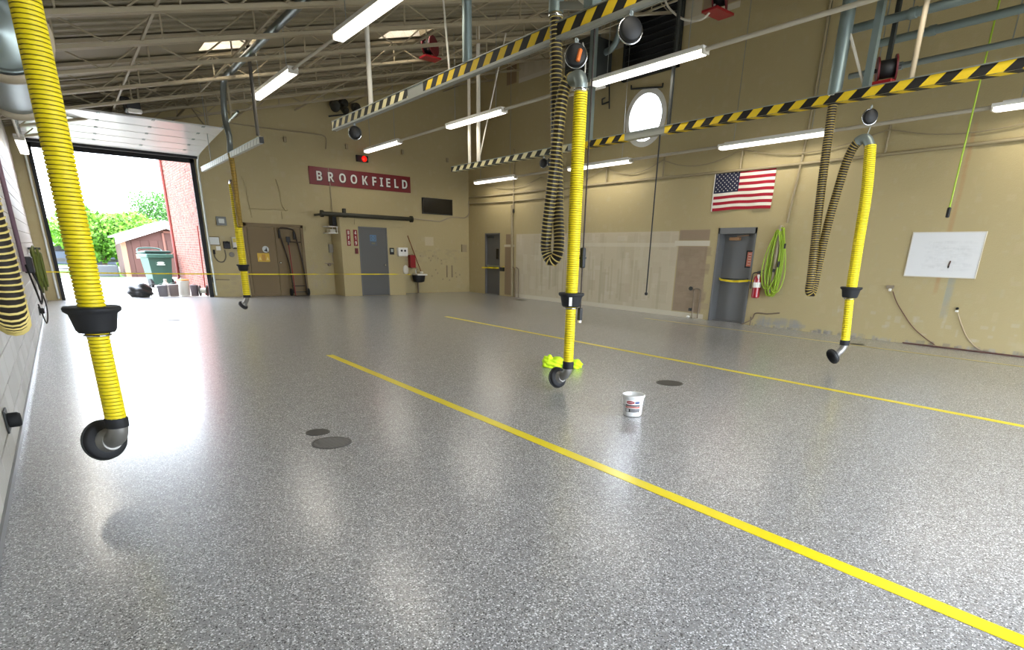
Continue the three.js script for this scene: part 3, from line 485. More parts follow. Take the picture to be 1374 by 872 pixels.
{ const a = atX(X2, 1168, 170), b = atX(X2, 1160, 190); wpart(numbered('hook_cable'), rod(a, b, 0.005, 0.005, 6), M.steel, scene); const o = scene.children[scene.children.length - 1]; tag(o, 'short steel cable between balancer drum and hose elbow by the whiteboard wall', 'cable'); }
// ---------------------------------------------------------------- on the back wall
function backBox(name, u0, v0, u1, v1, depth, m, label, cat, zw = ZB, r = 0.006) {   // flat-backed box hung on the wall, from two opposite corners
  const a = atZ(zw, u0, v0), b = atZ(zw, u1, v1), g = thing(name, label, cat, [(a.x + b.x) / 2, (a.y + b.y) / 2, zw]);
  g.userData.size = [Math.abs(b.x - a.x), Math.abs(b.y - a.y)]; const [w, h] = g.userData.size; delete g.userData.size;
  const rr_ = Math.min(r, depth / 2.2, w / 2.2, h / 2.2); const body = part('body', rbox(w, h, depth, rr_, 0, 0, depth / 2 + 0.001), m, g); return { g, w, h, d: depth + 0.001, body };
}
function facePlate(name, w, h, z, map, g, x = 0, y = 0, o = {}) { return part(name, box(w, h, 0.004, x, y, z + 0.002), S('#ffffff', 0.4, { map, ...o }), g); }
{ const a = atZ(ZB, 413.2, 222.5), b = atZ(ZB, 550.5, 259.1), w = b.x - a.x, h = a.y - b.y, g = thing('name_sign', 'long dark red sign with white letters reading BROOKFIELD', 'sign', [(a.x + b.x) / 2, (a.y + b.y) / 2, ZB]);
  const board = part('board', rbox(w, h, 0.04, 0.006, 0, 0, 0.021), PM('#74060f', 0.42, { clearcoat: 0.15, clearcoatRoughness: 0.2 }), g);
  const font = await new (await import('three/addons/loaders/FontLoader.js')).FontLoader().loadAsync('fonts/droid/droid_sans_bold.typeface.json');
  const { TextGeometry } = await import('three/addons/geometries/TextGeometry.js');
  const word = 'BROOKFIELD', xs = [0.089, 0.196, 0.304, 0.413, 0.523, 0.617, 0.689, 0.760, 0.845, 0.935];
  [...word].forEach((ch, i) => { for (const [m, gr, z] of [[M.black, 0.022, 0.041], [M.white, 0, 0.046]]) {
    const t = new TextGeometry(ch, { font, size: 0.27 + gr, depth: 0.008, curveSegments: 6, bevelEnabled: gr > 0, bevelThickness: 0.001, bevelSize: gr * 0.5, bevelSegments: 1 }); t.computeBoundingBox(); const bb = t.boundingBox;
    t.translate(-(bb.min.x + bb.max.x) / 2, -(bb.min.y + bb.max.y) / 2, 0); const s = (0.27 + gr * 1.2) / (bb.max.y - bb.min.y); t.scale(s * 0.92, s, 1).translate((xs[i] - 0.5) * w * 1.0 + (gr ? 0.006 : 0), gr ? -0.006 : 0, z);
    part(gr ? 'letter_outline' : 'letter', t, m, board); } });  // black outline behind each white letter, part of the sign itself
}
{ const { g, w, h, d } = backBox('indicator_lamp', 477, 207.8, 493.2, 218.5, 0.08, M.black, 'small black box with a glowing red lamp above the long red sign', 'lamp');
  part('red_lens', new THREE.SphereGeometry(0.085, 20, 12).scale(1, 1, 0.4).translate(w * 0.15, 0.0, d), S('#ff1a10', 0.4, { emissive: '#ff1205', emissiveIntensity: 0.55 }), g, 'lit red lens');
  const l = new THREE.PointLight('#ff2010', 0.02, 2); l.name = 'red_glow'; l.position.set(w * 0.15, 0, d + 0.06); g.add(l); }
{ const { g, w, h, d } = backBox('television', 565.5, 264.7, 606, 289.3, 0.08, M.black, 'flat black television high in the corner of the back wall', 'television');
  part('screen', box(w - 0.04, h - 0.05, 0.004, 0, 0.006, d), M.blackGloss, g);  }
{ // roll under the sign: dark tube on brackets, running over the closet front
  const a = atZ(ZBUMP + 0.12, 431.5, 286.5), b = atZ(ZBUMP + 0.12, 551.5, 294.2), g = thing('rolled_screen', 'long dark rolled tube mounted above the grey closet door', 'roller tube', [(a.x + b.x) / 2, a.y, ZBUMP + 0.12]);
  const L = b.x - a.x, y = 0.005;
  part('roll', rod(V(-L / 2, 0, 0), V(L / 2, 0, 0), 0.065, 0.065, 20), S('#2c2a1a', 0.6), g);
  for (const s of [-1, 1]) part('flange', rod(V(s * L / 2 - 0.03, 0, 0), V(s * L / 2 + 0.05, 0, 0), 0.10, 0.10, 18), S('#25230f', 0.6), g);
  for (const q of [rbox(0.09, 0.26, 0.12, 0.01, -L * 0.26, 0.06, -0.03), box(0.04, 0.06, ZBUMP + 0.12 - ZB, -L / 2 + 0.12, 0, (ZB - ZBUMP - 0.12) / 2), box(0.03, 0.05, 0.1, L * 0.36, 0, -0.06)]) part('bracket', q, S('#2a281c', 0.6), g);
}
{ const zc = -19.2, a = atZ(zc, 443, 288.5), b = atZ(zc, 459, 303.5), g = thing('speaker_box', 'black box under the end of the rolled tube, on the closet side', 'speaker', [(a.x + BX0) / 2, (a.y + b.y) / 2, zc]); part('cabinet', rbox(BX0 - a.x - 0.004, a.y - b.y, 0.34, 0.015), M.black, g); part('grille', rbox(BX0 - a.x - 0.05, (a.y - b.y) * 0.85, 0.01, 0.004, 0, 0, 0.174), M.rubber, g); }
{ const zc = -19.2, a = atZ(zc, 436.5, 303.8), b = atZ(zc, 462, 313.5), g = thing('wire_shelf', 'small white two-tier shelf on the closet side below the black box', 'shelf', [(a.x + BX0) / 2, b.y, zc]), w = BX0 - a.x - 0.004, h = a.y - b.y;
  for (const y of [0, h]) part('shelf_board', rbox(w, 0.025, 0.5, 0.005, 0, y, 0), M.white, g); for (const s of [-1, 1]) part('bracket', box(0.02, h, 0.02, w / 2 - 0.012, h / 2, s * 0.2), M.white, g); part('tray', rbox(w * 0.6, 0.1, 0.3, 0.01, 0.02, 0.065, 0), M.offwhite, g); }
function plaque(text, u0, v0, u1, v1, label) { const a = atZ(ZBUMP, u0, v0), b = atZ(ZBUMP, u1, v1), w = b.x - a.x, h = a.y - b.y, g = thing('vertical_plaque', label, 'sign', [(a.x + b.x) / 2, (a.y + b.y) / 2, ZBUMP]);
  part('plate', rbox(w, h, 0.02, 0.004, 0, 0, 0.011), M.sign, g);
  const t = canvasTex(96, 288, (c, W_, H_) => { c.fillStyle = '#7c0d17'; c.fillRect(0, 0, W_, H_); c.fillStyle = '#d9d3c4'; c.font = 'bold 92px sans-serif'; c.textAlign = 'center'; c.textBaseline = 'middle'; [...text].forEach((ch, i) => c.fillText(ch, W_ / 2, 50 + i * 94)); });
  facePlate('lettering', w * 0.96, h * 0.97, 0.021, t, g); }
plaque('BFD', 464.3, 308, 470.8, 329.8, 'narrow dark red vertical sign reading BFD beside the grey closet door');
plaque('419', 473.6, 308.2, 480.2, 330, 'narrow dark red vertical sign reading 419 beside the grey closet door');
backBox('electrical_box', 440, 327.5, 446.2, 339, 0.1, S('#8f8a7c', 0.5), 'small grey electrical box beside the closet corner', 'electrical box');
{ const z = ZB + 0.03, p = (u, v) => atZ(z, u, v), g = thing('wall_pipework', 'thin pipes bent down the wall below the white two-tier shelf', 'pipe', p(455, 355)); 
  wpart('pipe', [tube([p(463, 316), p(463.5, 340), p(463, 351), p(458, 353), p(436, 353.5)], 0.018, 40, 8), tube([p(452, 316), p(454.5, 345)], 0.014, 10, 8), tube([p(446, 340), p(447, 351)], 0.014, 8, 8)], M.conduit, g); wpart('valve', aim(new THREE.CylinderGeometry(0.05, 0.05, 0.06, 16), V(0, 0, 1)).translate(...p(442, 355).toArray()), M.copper, g); }
backBox('small_wall_alarm', 476, 333, 480.2, 340.5, 0.06, M.redDark, 'tiny dark red box under the plaque reading 419', 'alarm box', ZBUMP);
{ const { g, w, h, d } = backBox('keypad', 522.5, 332.4, 528.6, 341.5, 0.03, M.black, 'small black keypad on the wall beside the grey closet door', 'keypad', ZBUMP); part('display', box(w * 0.55, h * 0.45, 0.004, 0, h * 0.1, d), S('#9aa39a', 0.3), g); }
{ const { g, w, h, d } = backBox('paper_dispenser', 532, 332, 545, 343, 0.14, M.white, 'white dispenser with two dark dials near the closet corner', 'dispenser', ZBUMP); for (const s of [-0.16, 0.2]) part('dial', aim(new THREE.CylinderGeometry(0.035, 0.035, 0.02, 16), V(0, 0, 1)).translate(s * w, h * 0.12, d), M.black, g); part('tray', rbox(w * 0.9, 0.03, 0.12, 0.005, 0, -h / 2 - 0.01, 0.08), M.offwhite, g); }
{ const { g, w, h } = backBox('wall_first_aid_box', 547.2, 342, 555, 359, 0.18, M.red, 'red wall box beside the closet corner above the sink', 'box'); }
{ // mop sink with leaning handle
  const a = atZ(ZB, 549, 371), b = atZ(ZB, 566, 380.5), g = thing('utility_sink', 'black utility sink with a pale rim on the back wall', 'sink', [(a.x + b.x) / 2, 0, ZB]), w = b.x - a.x;
  part('basin', lathe([[0.12, 0.0], [w * 0.42, 0.03], [w * 0.5, 0.24], [w * 0.47, 0.24], [w * 0.38, 0.06], [0, 0.05]], 24).scale(1, 1, 0.75).translate(0, 0.38, 0.26), M.black, g);
  part('rim', rbox(w * 0.8, 0.05, 0.4, 0.02, 0.06, 0.65, 0.25), M.white, g); part('faucet', tube([V(0, 0.66, 0.06), V(0, 0.85, 0.06), V(0, 0.88, 0.15), V(0, 0.8, 0.2)], 0.014, 16, 8), M.chrome, g); part('drain_pipe', rod(V(0, 0, 0.2), V(0, 0.4, 0.2), 0.03), M.copper, g);
  const p = atZ(ZB + 0.06, 547, 316), q = V(b.x - 0.05, 0.72, ZB + 0.1), m = thing('mop', 'brown handled mop leaning on the sink rim', 'mop', q); wpart('handle', rod(q, p, 0.014), M.wood, m); wpart('mop_head', new THREE.SphereGeometry(0.06, 14, 10).scale(1.2, 0.6, 0.9).translate(q.x, q.y + 0.0, q.z), M.offwhite, m);
  const c = atZ(ZBUMP, 543.5, 362), d = solo('cloth_bag', new THREE.SphereGeometry(0.13, 16, 12).scale(0.8, 1.2, 0.35).translate(c.x, c.y, ZBUMP + 0.05), M.offwhite, 'pale cloth bag hanging at the closet corner', 'bag');
}
{ const { g } = backBox('junction_box', 618.8, 328, 625.5, 338, 0.06, M.pipeWall, 'beige junction box near the room corner', 'junction box'); }
for (const u of [598.8, 605.6]) { const a = atZ(ZB, u, 356), b = atZ(ZB, u + 1.6, 372); solo('wall_slat', rspan(a.x, b.x, a.y, b.y, ZB + 0.001, ZB + 0.03, 0.005), S('#8b7c60', 0.6), 'short upright slat fixed low on the back wall near the corner', 'slat', 'pair of short slats'); }
{ const z = ZB + 0.03, p = (u, v) => atZ(z, u, v); tag(wpart(numbered('wall_cable'), tube([p(553, 293), p(575, 295.5), p(592, 296.5), p(603, 292), p(612, 291.5), p(624, 292), p(629, 287), p(629, 270)], 0.02, 60, 6), M.conduit, scene), 'cable running under the television into the corner', 'cable'); }
{ // fans/floods on the upper wall
  const g = thing('floodlight_cluster', 'cluster of dark flood lamps high on the back wall near the roof', 'flood lamps', atZ(ZB, 462, 148));
  for (const [u, v, s] of [[448, 141, 1], [460, 138, 0.8], [461.5, 147, 0.7], [476, 144, 0.9]]) { const c = atZ(ZB + 0.25, u, v); wpart('lamp_head', [aim(lathe([[0, -0.12], [0.1 * s, -0.12], [0.17 * s, 0.1], [0.15 * s, 0.1], [0.02, 0.02]], 18), V(0.1, -0.4, 1)).translate(c.x, c.y, c.z), rod(c, V(c.x, c.y + 0.05, ZB), 0.02)], S('#2b2a20', 0.6), g); }
  const a = atZ(ZB + 0.03, 441, 156), b = atZ(ZB + 0.03, 478, 152); wpart('mounting_bar', bar(a, b, 0.04), M.darkSteel, g); }
{ const z = ZB + 0.03, p = (u, v) => atZ(z, u, v); tag(wpart(numbered('wall_conduit'), [tube([p(308, 165), p(370, 173.5), p(434, 182), p(437, 184), p(437.5, 200)], 0.018, 50, 6), tube([p(440, 225), p(443, 250), p(446, 285)], 0.016, 20, 6)], M.pipeWall, scene), 'beige conduit across the upper back wall and down behind the long red sign', 'conduit'); 
  for (const [u, v] of [[465, 196], [540, 203], [600, 214], [382, 186]]) { const c = p(u, v); solo('conduit_clip', rspan(c.x - 0.04, c.x + 0.04, c.y - 0.09, c.y + 0.05, ZB + 0.001, ZB + 0.07, 0.01), M.pipeWall, 'small beige stub left on the upper back wall', 'wall stub', 'stubs on the back wall'); } }
{ // raised caulk outlines left by removed cabinets
  const z = ZB + 0.017, p = (u, v) => atZ(z, u, v), g = thing('caulk_outline', 'dried caulk outline of a removed cabinet above the brown double doors', 'caulk marks', p(355, 262));
  wpart('bead', [tube([p(324, 236), p(328, 245), p(332, 265), p(336, 281)], 0.02, 20, 6), tube([p(370, 240), p(374, 252), p(379, 276), p(384, 283)], 0.02, 20, 6), tube([p(333, 280), p(350, 280.5), p(386, 282)], 0.016, 20, 6), tube([p(336, 281), p(338, 292)], 0.016, 8, 6), tube([p(378, 284), p(379, 294)], 0.016, 8, 6)], M.wall, g); }
// controls beside the open bay
{ const { g, w, h, d } = backBox('thermostat', 289, 290.2, 304, 302.8, 0.06, S('#6f726c', 0.5), 'grey thermostat with a small window beside the open bay', 'thermostat'); part('display', box(w * 0.55, h * 0.5, 0.006, 0, 0, d), S('#b9bdb2', 0.3), g); }
{ const { g, w, h, d } = backBox('framed_notice', 279.3, 317, 295.6, 329.3, 0.025, M.brownDoor, 'framed white notice beside the open bay', 'notice'); part('sheet', box(w * 0.86, h * 0.84, 0.004, 0, 0, d), S('#cfd2cc', 0.4), g); }
backBox('switch_plate', 289.5, 330.3, 296.5, 336, 0.02, M.white, 'white switch plate under the framed notice', 'switch');
{ const { g, w, h, d } = backBox('wall_phone', 298.8, 323.7, 308.8, 333.7, 0.1, M.black, 'black wall phone beside the open bay', 'phone'); part('handset', tube([V(-w * 0.3, h * 0.3, d + 0.02), V(0, h * 0.42, d + 0.04), V(w * 0.35, h * 0.3, d + 0.02)], 0.025, 14, 8), M.blackGloss, g); }
{ const z = ZB + 0.05, p = (u, v) => atZ(z, u, v), g = thing('hanging_handset', 'handset on a looping grey cord under the wall phone', 'handset', p(295, 343)); wpart('cord', tube([p(287.5, 339), p(288.5, 345), p(294, 351), p(300, 351), p(303, 345), p(301.5, 335)], 0.018, 40, 8), S('#6d6756', 0.6), g); wpart('handset', rod(p(287, 335), p(287.8, 341), 0.03), M.black, g); }
{ const { g, w, h, d } = backBox('pump_bottle_box', 310, 318, 318.5, 333, 0.1, M.offwhite, 'pale dispenser partly behind the slim yellow hose', 'dispenser'); part('label_patch', box(w * 0.7, h * 0.35, 0.004, 0, h * 0.2, d), S('#c9b44a', 0.5), g); part('cap', box(w * 0.8, 0.04, 0.1, 0, -h / 2, 0.06), M.black, g); }
{ const c = atZ(ZB, 311, 341.5); solo('round_cover', aim(new THREE.CylinderGeometry(0.07, 0.075, 0.03, 20), V(0, 0, 1)).translate(c.x, c.y, ZB + 0.016), S('#7d776a', 0.5), 'round grey cover plate below the pale dispenser', 'cover plate'); }
{ const p = (u, v) => atZ(ZB + 0.03, u, v); tag(wpart(numbered('wall_rod'), rod(p(287, 375), p(308, 375.5), 0.012), M.copper, scene), 'thin rod fixed low on the wall beside the open bay', 'rod'); 
  const c = p(287, 376); solo('door_stop', rspan(c.x - 0.04, c.x + 0.04, c.y - 0.07, c.y + 0.09, ZB + 0.001, ZB + 0.06, 0.01), M.darkSteel, 'dark door latch low on the wall beside the open bay', 'latch'); const e = p(290, 391); solo('wall_outlet', new THREE.SphereGeometry(0.04, 14, 10).translate(e.x, e.y, ZB + 0.03), M.chrome, 'small bright fitting at the foot of the wall beside the open bay', 'fitting'); }
// hand truck and squeegee against the brown doors
{ const z = ZB + 0.12, p = (u, v, dz = 0) => atZ(z + dz, u, v), g = thing('hand_truck', 'dark tall hand truck standing against the brown double doors', 'hand truck', [5.7, 0, z]), m = S('#35291f', 0.5, { metalness: 0.3 });
  const A = p(374, 308), B = p(394, 310), a = V(5.66, 0.08, z + 0.1), b = V(6.07, 0.08, z + 0.1);
  wpart('frame', [tube([a, V(5.61, 1.0, z + 0.05), A, V(A.x + 0.03, A.y + 0.04, z), V(B.x - 0.03, B.y + 0.04, z), B, V(6.03, 1.0, z + 0.05), b], 0.025, 80, 10), ...[0.3, 1.62].map(y => rod(V(5.62, y, z + 0.06), V(6.03, y, z + 0.06), 0.016))], m, g);
  for (const s of [5.60, 6.13]) wpart('wheel', aim(new THREE.CylinderGeometry(0.11, 0.11, 0.05, 20), V(1, 0, 0)).translate(s, 0.111, z + 0.03), M.rubber, g);
  wpart('axle', rod(V(5.58, 0.11, z + 0.03), V(6.15, 0.11, z + 0.03), 0.012), M.darkSteel, g); wpart('toe_plate', box(0.44, 0.012, 0.22, 5.865, 0.008, z + 0.2), m, g);
  for (const c of [A, B]) wpart('grip', rod(V(c.x, c.y - 0.25, z), V(c.x, c.y - 0.02, z), 0.036), M.black, g); }
{ const z = ZB + 0.32, p = (u, v) => atZ(z, u, v), t = p(386.5, 322), b = V(t.x + 0.03, 0.02, z + 0.1), g = thing('floor_squeegee', 'red handled squeegee standing head up against the hand truck', 'squeegee', [b.x, 0, b.z]);
  wpart('handle', rod(b, t, 0.016), S('#7e2018', 0.5), g); wpart('head', [rbox(0.12, 0.16, 0.05, 0.015, t.x, t.y + 0.02, t.z), rod(V(t.x, t.y - 0.15, t.z), t, 0.024)], M.black, g); }

// ---------------------------------------------------------------- on the right wall
function sideBox(name, u0, v0, u1, v1, depth, m, label, cat, r = 0.006) { const a = atX(XR, u0, v0), b = atX(XR, u1, v1), g = thing(name, label, cat, [XR, (a.y + b.y) / 2, (a.z + b.z) / 2]), w = Math.abs(b.z - a.z), h = Math.abs(a.y - b.y); part('body', rbox(depth, h, w, Math.min(r, depth / 2.2), -depth / 2 - 0.001, 0, 0), m, g); return { g, w, h, d: depth + 0.001 }; }
const pX = (u, v, off = 0.04) => atX(XR - off, u, v);
{ // flag: gently waving cloth pinned by its hoist and upper corners
  const z0 = -8.83, z1 = -7.34, yT = 3.33, hgt = 0.83, nx = 60, ny = 40, g = new THREE.PlaneGeometry(1, 1, nx, ny), p = g.attributes.position, uv = g.attributes.uv;
  for (let i = 0; i < p.count; i++) { const u = uv.getX(i), v = uv.getY(i); const wav = 0.022 + 0.02 * Math.sin(u * 9 + v * 2.2) * (0.25 + u * 0.75) + 0.012 * Math.sin(u * 19 - v * 5) * u; p.setXYZ(i, XR - wav - 0.004, yT - (1 - v) * hgt + 0.02 * Math.sin(u * 3.1) * (1 - v) - 0.004 * Math.sin(u * 12), z0 + u * (z1 - z0) - 0.02 * (1 - v) * (1 - u)); }
  g.computeVertexNormals();
  const t = canvasTex(760, 400, (c, w, h) => { for (let i = 0; i < 13; i++) { c.fillStyle = i % 2 ? '#e9e4d6' : '#a3142a'; c.fillRect(0, i * h / 13, w, h / 13 + 1); } c.fillStyle = '#23263f'; c.fillRect(0, 0, w * 0.42, h * 7 / 13); c.fillStyle = '#e6e2d6';
    const star = (x, y, r) => { c.beginPath(); for (let k = 0; k < 10; k++) { const a = -Math.PI / 2 + k * Math.PI / 5, q = k % 2 ? r * 0.4 : r; k ? c.lineTo(x + q * Math.cos(a), y + q * Math.sin(a)) : c.moveTo(x + q * Math.cos(a), y + q * Math.sin(a)); } c.fill(); };
    for (let r = 0; r < 9; r++) for (let k = 0; k < (r % 2 ? 5 : 6); k++) star(w * 0.42 * ((r % 2 ? 2 : 1) + 2 * k) / 12, h * 7 / 13 * (r + 1) / 10, 10); });
  const f = thing('national_flag', 'striped red and white flag with a starred dark blue corner, hung on the beige wall', 'flag', [XR, yT, (z0 + z1) / 2]);
  wpart('cloth', g, S('#ffffff', 0.85, { map: t, side: THREE.DoubleSide }), f); wpart('heading', span(XR - 0.03, XR - 0.004, yT - hgt, yT, z0 - 0.03, z0), M.white, f); }
{ // whiteboard
  const a = atX(XR, 1226.5, 312.2), b = atX(XR, 1305, 374.3), z0 = -4.43, z1 = -3.34, y0 = 1.23, y1 = 1.97, g = thing('whiteboard', 'smudged white marker board on the beige wall', 'whiteboard', [XR, (y0 + y1) / 2, (z0 + z1) / 2]);
  const t = canvasTex(512, 348, (c, w, h) => { c.fillStyle = '#dfe0de'; c.fillRect(0, 0, w, h); for (let i = 0; i < 260; i++) { c.globalAlpha = 0.022; c.fillStyle = '#77797c'; const x = 100 + rnd() * 330, y = 60 + rnd() * 230; c.fillRect(x, y, rr(10, 70), rr(4, 26)); } c.globalAlpha = 1; });
  wpart('board', span(XR - 0.018, XR - 0.002, y0, y1, z0, z1), S('#ffffff', 0.25, { map: t }), g);
  wpart('frame', [span(XR - 0.025, XR - 0.002, y0 - 0.015, y0, z0 - 0.015, z1 + 0.015), span(XR - 0.025, XR - 0.002, y1, y1 + 0.015, z0 - 0.015, z1 + 0.015), span(XR - 0.025, XR - 0.002, y0, y1, z0 - 0.015, z0), span(XR - 0.025, XR - 0.002, y0, y1, z1, z1 + 0.015)], M.offwhite, g);
  const m0 = pX(1275.5, 350, 0.03), m1 = pX(1272, 359.5, 0.03), mk = thing('marker_pen', 'dark brown marker held on the white board', 'marker', m0); wpart('barrel', rod(m0, m0.clone().lerp(m1, 0.7), 0.011), S('#54382c', 0.5), mk); wpart('cap', rod(m0.clone().lerp(m1, 0.7), m1, 0.013), M.black, mk); }
{ // fire extinguisher
  const c = pX(1010.5, 413, 0.12), t = pX(1014, 378, 0.12), g = thing('fire_extinguisher', 'red fire extinguisher with a white label on the wall beside the recessed grey door', 'extinguisher', [XR - 0.1, 0.62, c.z]);
  const y0 = 0; const cyl = part('cylinder', lathe([[0, 0], [0.075, 0.0], [0.088, 0.02], [0.088, 0.40], [0.075, 0.46], [0.03, 0.49], [0.03, 0.52], [0, 0.52]], 28), PM('#9c1220', 0.3, { clearcoat: 0.7 }), g);
  part('label_band', lathe([[0.0885, 0.23], [0.0892, 0.23], [0.0892, 0.34], [0.0885, 0.34]], 28), M.white, cyl); part('valve', [rbox(0.05, 0.06, 0.05, 0.01, 0, 0.55, 0), bar(V(0, 0.57, 0), V(-0.02, 0.6, 0.12), 0.018), bar(V(0, 0.56, 0), V(-0.02, 0.54, 0.11), 0.016)], M.darkSteel, g); part('tube', tube([V(0, 0.55, -0.03), V(-0.04, 0.53, -0.1), V(-0.06, 0.4, -0.11), V(-0.06, 0.2, -0.105)], 0.013, 24, 8), M.black, g); part('paper_tag', box(0.003, 0.1, 0.06, -0.07, 0.46, 0.05), M.white, cyl); part('hook', box(0.09, 0.03, 0.03, 0.055, 0.5, 0), M.darkSteel, g); }
{ // pale green hose hung in long loops on a pipe rack
  const g = thing('coiled_hose', 'long loops of bright green hose hanging on a pipe rack beside the extinguisher', 'hose', [XR, 0.7, -6.95]);
  const cz = -6.98, yT = 2.12, yB = 0.66, loops = [];
  for (let i = 0; i < 9; i++) { const w = rr(0.09, 0.22), dz = rr(-0.07, 0.07), bot = yB + rr(0, 0.22), top = yT - rr(0, 0.08), off = 0.04 + rnd() * 0.14, pts = []; for (let k = 0; k < 20; k++) { const a = k / 20 * Math.PI * 2, s = Math.sin(a), cc = Math.cos(a); const yy = (top + bot) / 2 + cc * (top - bot) / 2, f = 0.55 + 0.45 * (1 - (yy - bot) / (top - bot)); pts.push(V(XR - off - 0.02 * Math.sin(3 * a + i), yy, cz + dz * f + s * w * f + 0.05 * (1 - (yy - bot) / (top - bot)) * (i % 3 - 1))); } loops.push(new THREE.TubeGeometry(new THREE.CatmullRomCurve3(pts, true), 70, 0.013, 7, true)); }
  part('hose_loops', loops.map(l => l.translate(-XR, -0.7, 6.95)), M.greenHose, g);
  wpart('rack_pipe', [rod(V(XR - 0.11, 1.25, -6.99), V(XR - 0.11, 2.15, -6.99), 0.035), rod(V(XR - 0.11, 2.12, -6.99), V(XR, 2.12, -6.99), 0.02), rod(V(XR - 0.11, 0.75, -7.02), V(XR - 0.11, 1.25, -6.99), 0.022), rod(V(XR - 0.11, 1.28, -6.99), V(XR, 1.28, -6.99), 0.02)], M.conduit, g, 'beige pipe');
  wpart('nozzle', [rod(V(XR - 0.2, 1.3, -6.86), V(XR - 0.2, 1.42, -6.85), 0.025), rod(V(XR - 0.19, 1.68, -6.78), V(XR - 0.19, 1.78, -6.78), 0.02), rod(V(XR - 0.2, 1.2, -6.95), V(XR - 0.2, 1.26, -6.93), 0.025)], M.black, g); }
{ const p = (u, v, o = 0.1) => atX(XR - o, u, v), g = thing('drain_stand', 'low bent pipe stand at the foot of the wall under the green hose', 'pipe', [XR - 0.1, 0, -7.2]); wpart('pipe', [tube([p(1046, 420), p(1030, 421), p(1013, 420.5), p(1009, 428), V(XR - 0.16, 0.01, -7.55)], 0.015, 40, 8), rod(V(XR - 0.1, 0.0, -7.38), V(XR - 0.1, 0.2, -7.38), 0.015)], M.copper, g); }
{ // beige conduits on the right wall
  const C1 = (name, pts, r, label) => tag(wpart(numbered(name), tube(pts, r, 40, 8), M.pipeWall, scene), label, 'pipe');
  C1('wall_pipe', [V(XR - 0.045, 3.37, -19.5), V(XR - 0.045, 3.35, -12), V(XR - 0.045, 3.33, -6), V(XR - 0.045, 3.42, ZF - 0.2)], 0.03, 'upper of the two long beige pipes along the wall below the lights');
  C1('wall_pipe', [V(XR - 0.04, 3.16, -19.5), V(XR - 0.04, 3.12, -16.5), V(XR - 0.04, 3.13, -13.5)], 0.022, 'lower, shorter beige pipe along the wall toward the corner');
  C1('wall_pipe', [V(XR - 0.04, roofY(XR) - 0.1, -6.72), V(XR - 0.04, 4, -6.76), V(XR - 0.04, 2.2, -6.9)], 0.025, 'beige conduit dropping down the wall to the green hose rack');
  C1('wall_pipe', [pX(690, 200), pX(689, 260), pX(688.5, 283)], 0.022, 'beige conduit stub hanging beside the grey corner door, above the brown patch');
  C1('wall_pipe', [pX(687, 275), pX(687, 340), pX(687, 398, 0.05)], 0.045, 'stout brown standpipe over the narrow bare patch by the grey corner door');
  for (const u of [691, 695.5]) tag(wpart(numbered('stand_pipe'), tube([pX(u, 399, 0.06), pX(u, 375, 0.06), pX(u - 0.3, 361, 0.06), pX(u - 3, 358.5, 0.06)], 0.018, 20, 8), M.copper, scene), 'thin brown upright pipe at the foot of the narrow bare patch', 'pipe', 'thin pipes by the far door');
  for (const z of [-14.8, -12.4, -10.4, -8.2, -5.2]) tag(wpart(numbered('cable_hook'), rod(V(XR - 0.05, 3.36, z), V(XR - 0.05, 3.82, z), 0.022), M.pipeWall, scene), 'short beige hanger between long wall pipe and light row', 'hanger', 'hangers along the wall pipe');
  const sag = (z0, z1, y, d) => [V(XR - 0.09, y, z0), V(XR - 0.1, y - d * 0.75, z0 * 0.75 + z1 * 0.25), V(XR - 0.1, y - d, (z0 + z1) / 2), V(XR - 0.1, y - d * 0.75, z0 * 0.25 + z1 * 0.75), V(XR - 0.09, y, z1)];
  for (const [a, b] of [[-18.4, -15.2], [-15.2, -12.4], [-12.4, -10.4], [-10.4, -8.2], [-8.2, -5.2], [-5.2, -2.4]]) tag(wpart(numbered('sagging_cable'), tube(sag(a, b, 3.74, 0.22), 0.012, 30, 6), M.pipeWall, scene), 'beige cable sagging between hangers below the wall lights', 'cable', 'sagging cables under the wall lights');
}
{ // valves beside the recessed grey door
  const p = (u, v, o = 0.07) => atX(XR - o, u, v), g = thing('gas_valve_pipes', 'short pipes with a valve on the bare patch beside the recessed grey door', 'pipe', [XR - 0.07, 0, -9.2]);
  wpart('pipe', [tube([p(928, 428), p(930.5, 400), p(931.5, 388), p(936, 387), p(939.5, 389), p(937.5, 410), p(935.5, 427)], 0.014, 60, 8)], M.copper, g); wpart('valve', [aim(new THREE.CylinderGeometry(0.05, 0.05, 0.03, 18), V(-1, 0, 0.2)).translate(...p(927, 387, 0.09).toArray()), box(0.06, 0.07, 0.06, ...p(926, 415).toArray())], M.darkSteel, g); const f = p(923, 426.5); wpart('rag', new THREE.SphereGeometry(0.05, 12, 8).scale(1, 0.6, 1).translate(f.x, 0.03, f.z), M.white, g); }
{ const { g } = sideBox('push_button_box', 672.5, 358.5, 677, 364, 0.07, M.darkSteel, 'small dark push box beside the grey corner door', 'switch'); }
{ const { g } = sideBox('outlet_box', 1191, 382.5, 1199.5, 387.5, 0.05, S('#8a7f6b', 0.5), 'beige outlet box on the wall between loop hose and whiteboard', 'outlet'); const p = (u, v) => pX(u, v, 0.03); part('plug', rbox(0.05, 0.05, 0.04, 0.01, -0.06, -0.05, 0.02), M.white, g);
  tag(wpart(numbered('power_cord'), tube([p(1198, 391), p(1203, 405), p(1213, 422), p(1226, 440), p(1242, 454), p(1254, 462.5)], 0.008, 60, 6), S('#6a4a3c', 0.6), scene), 'brown cord drooping from the outlet box to the floor', 'cord'); }
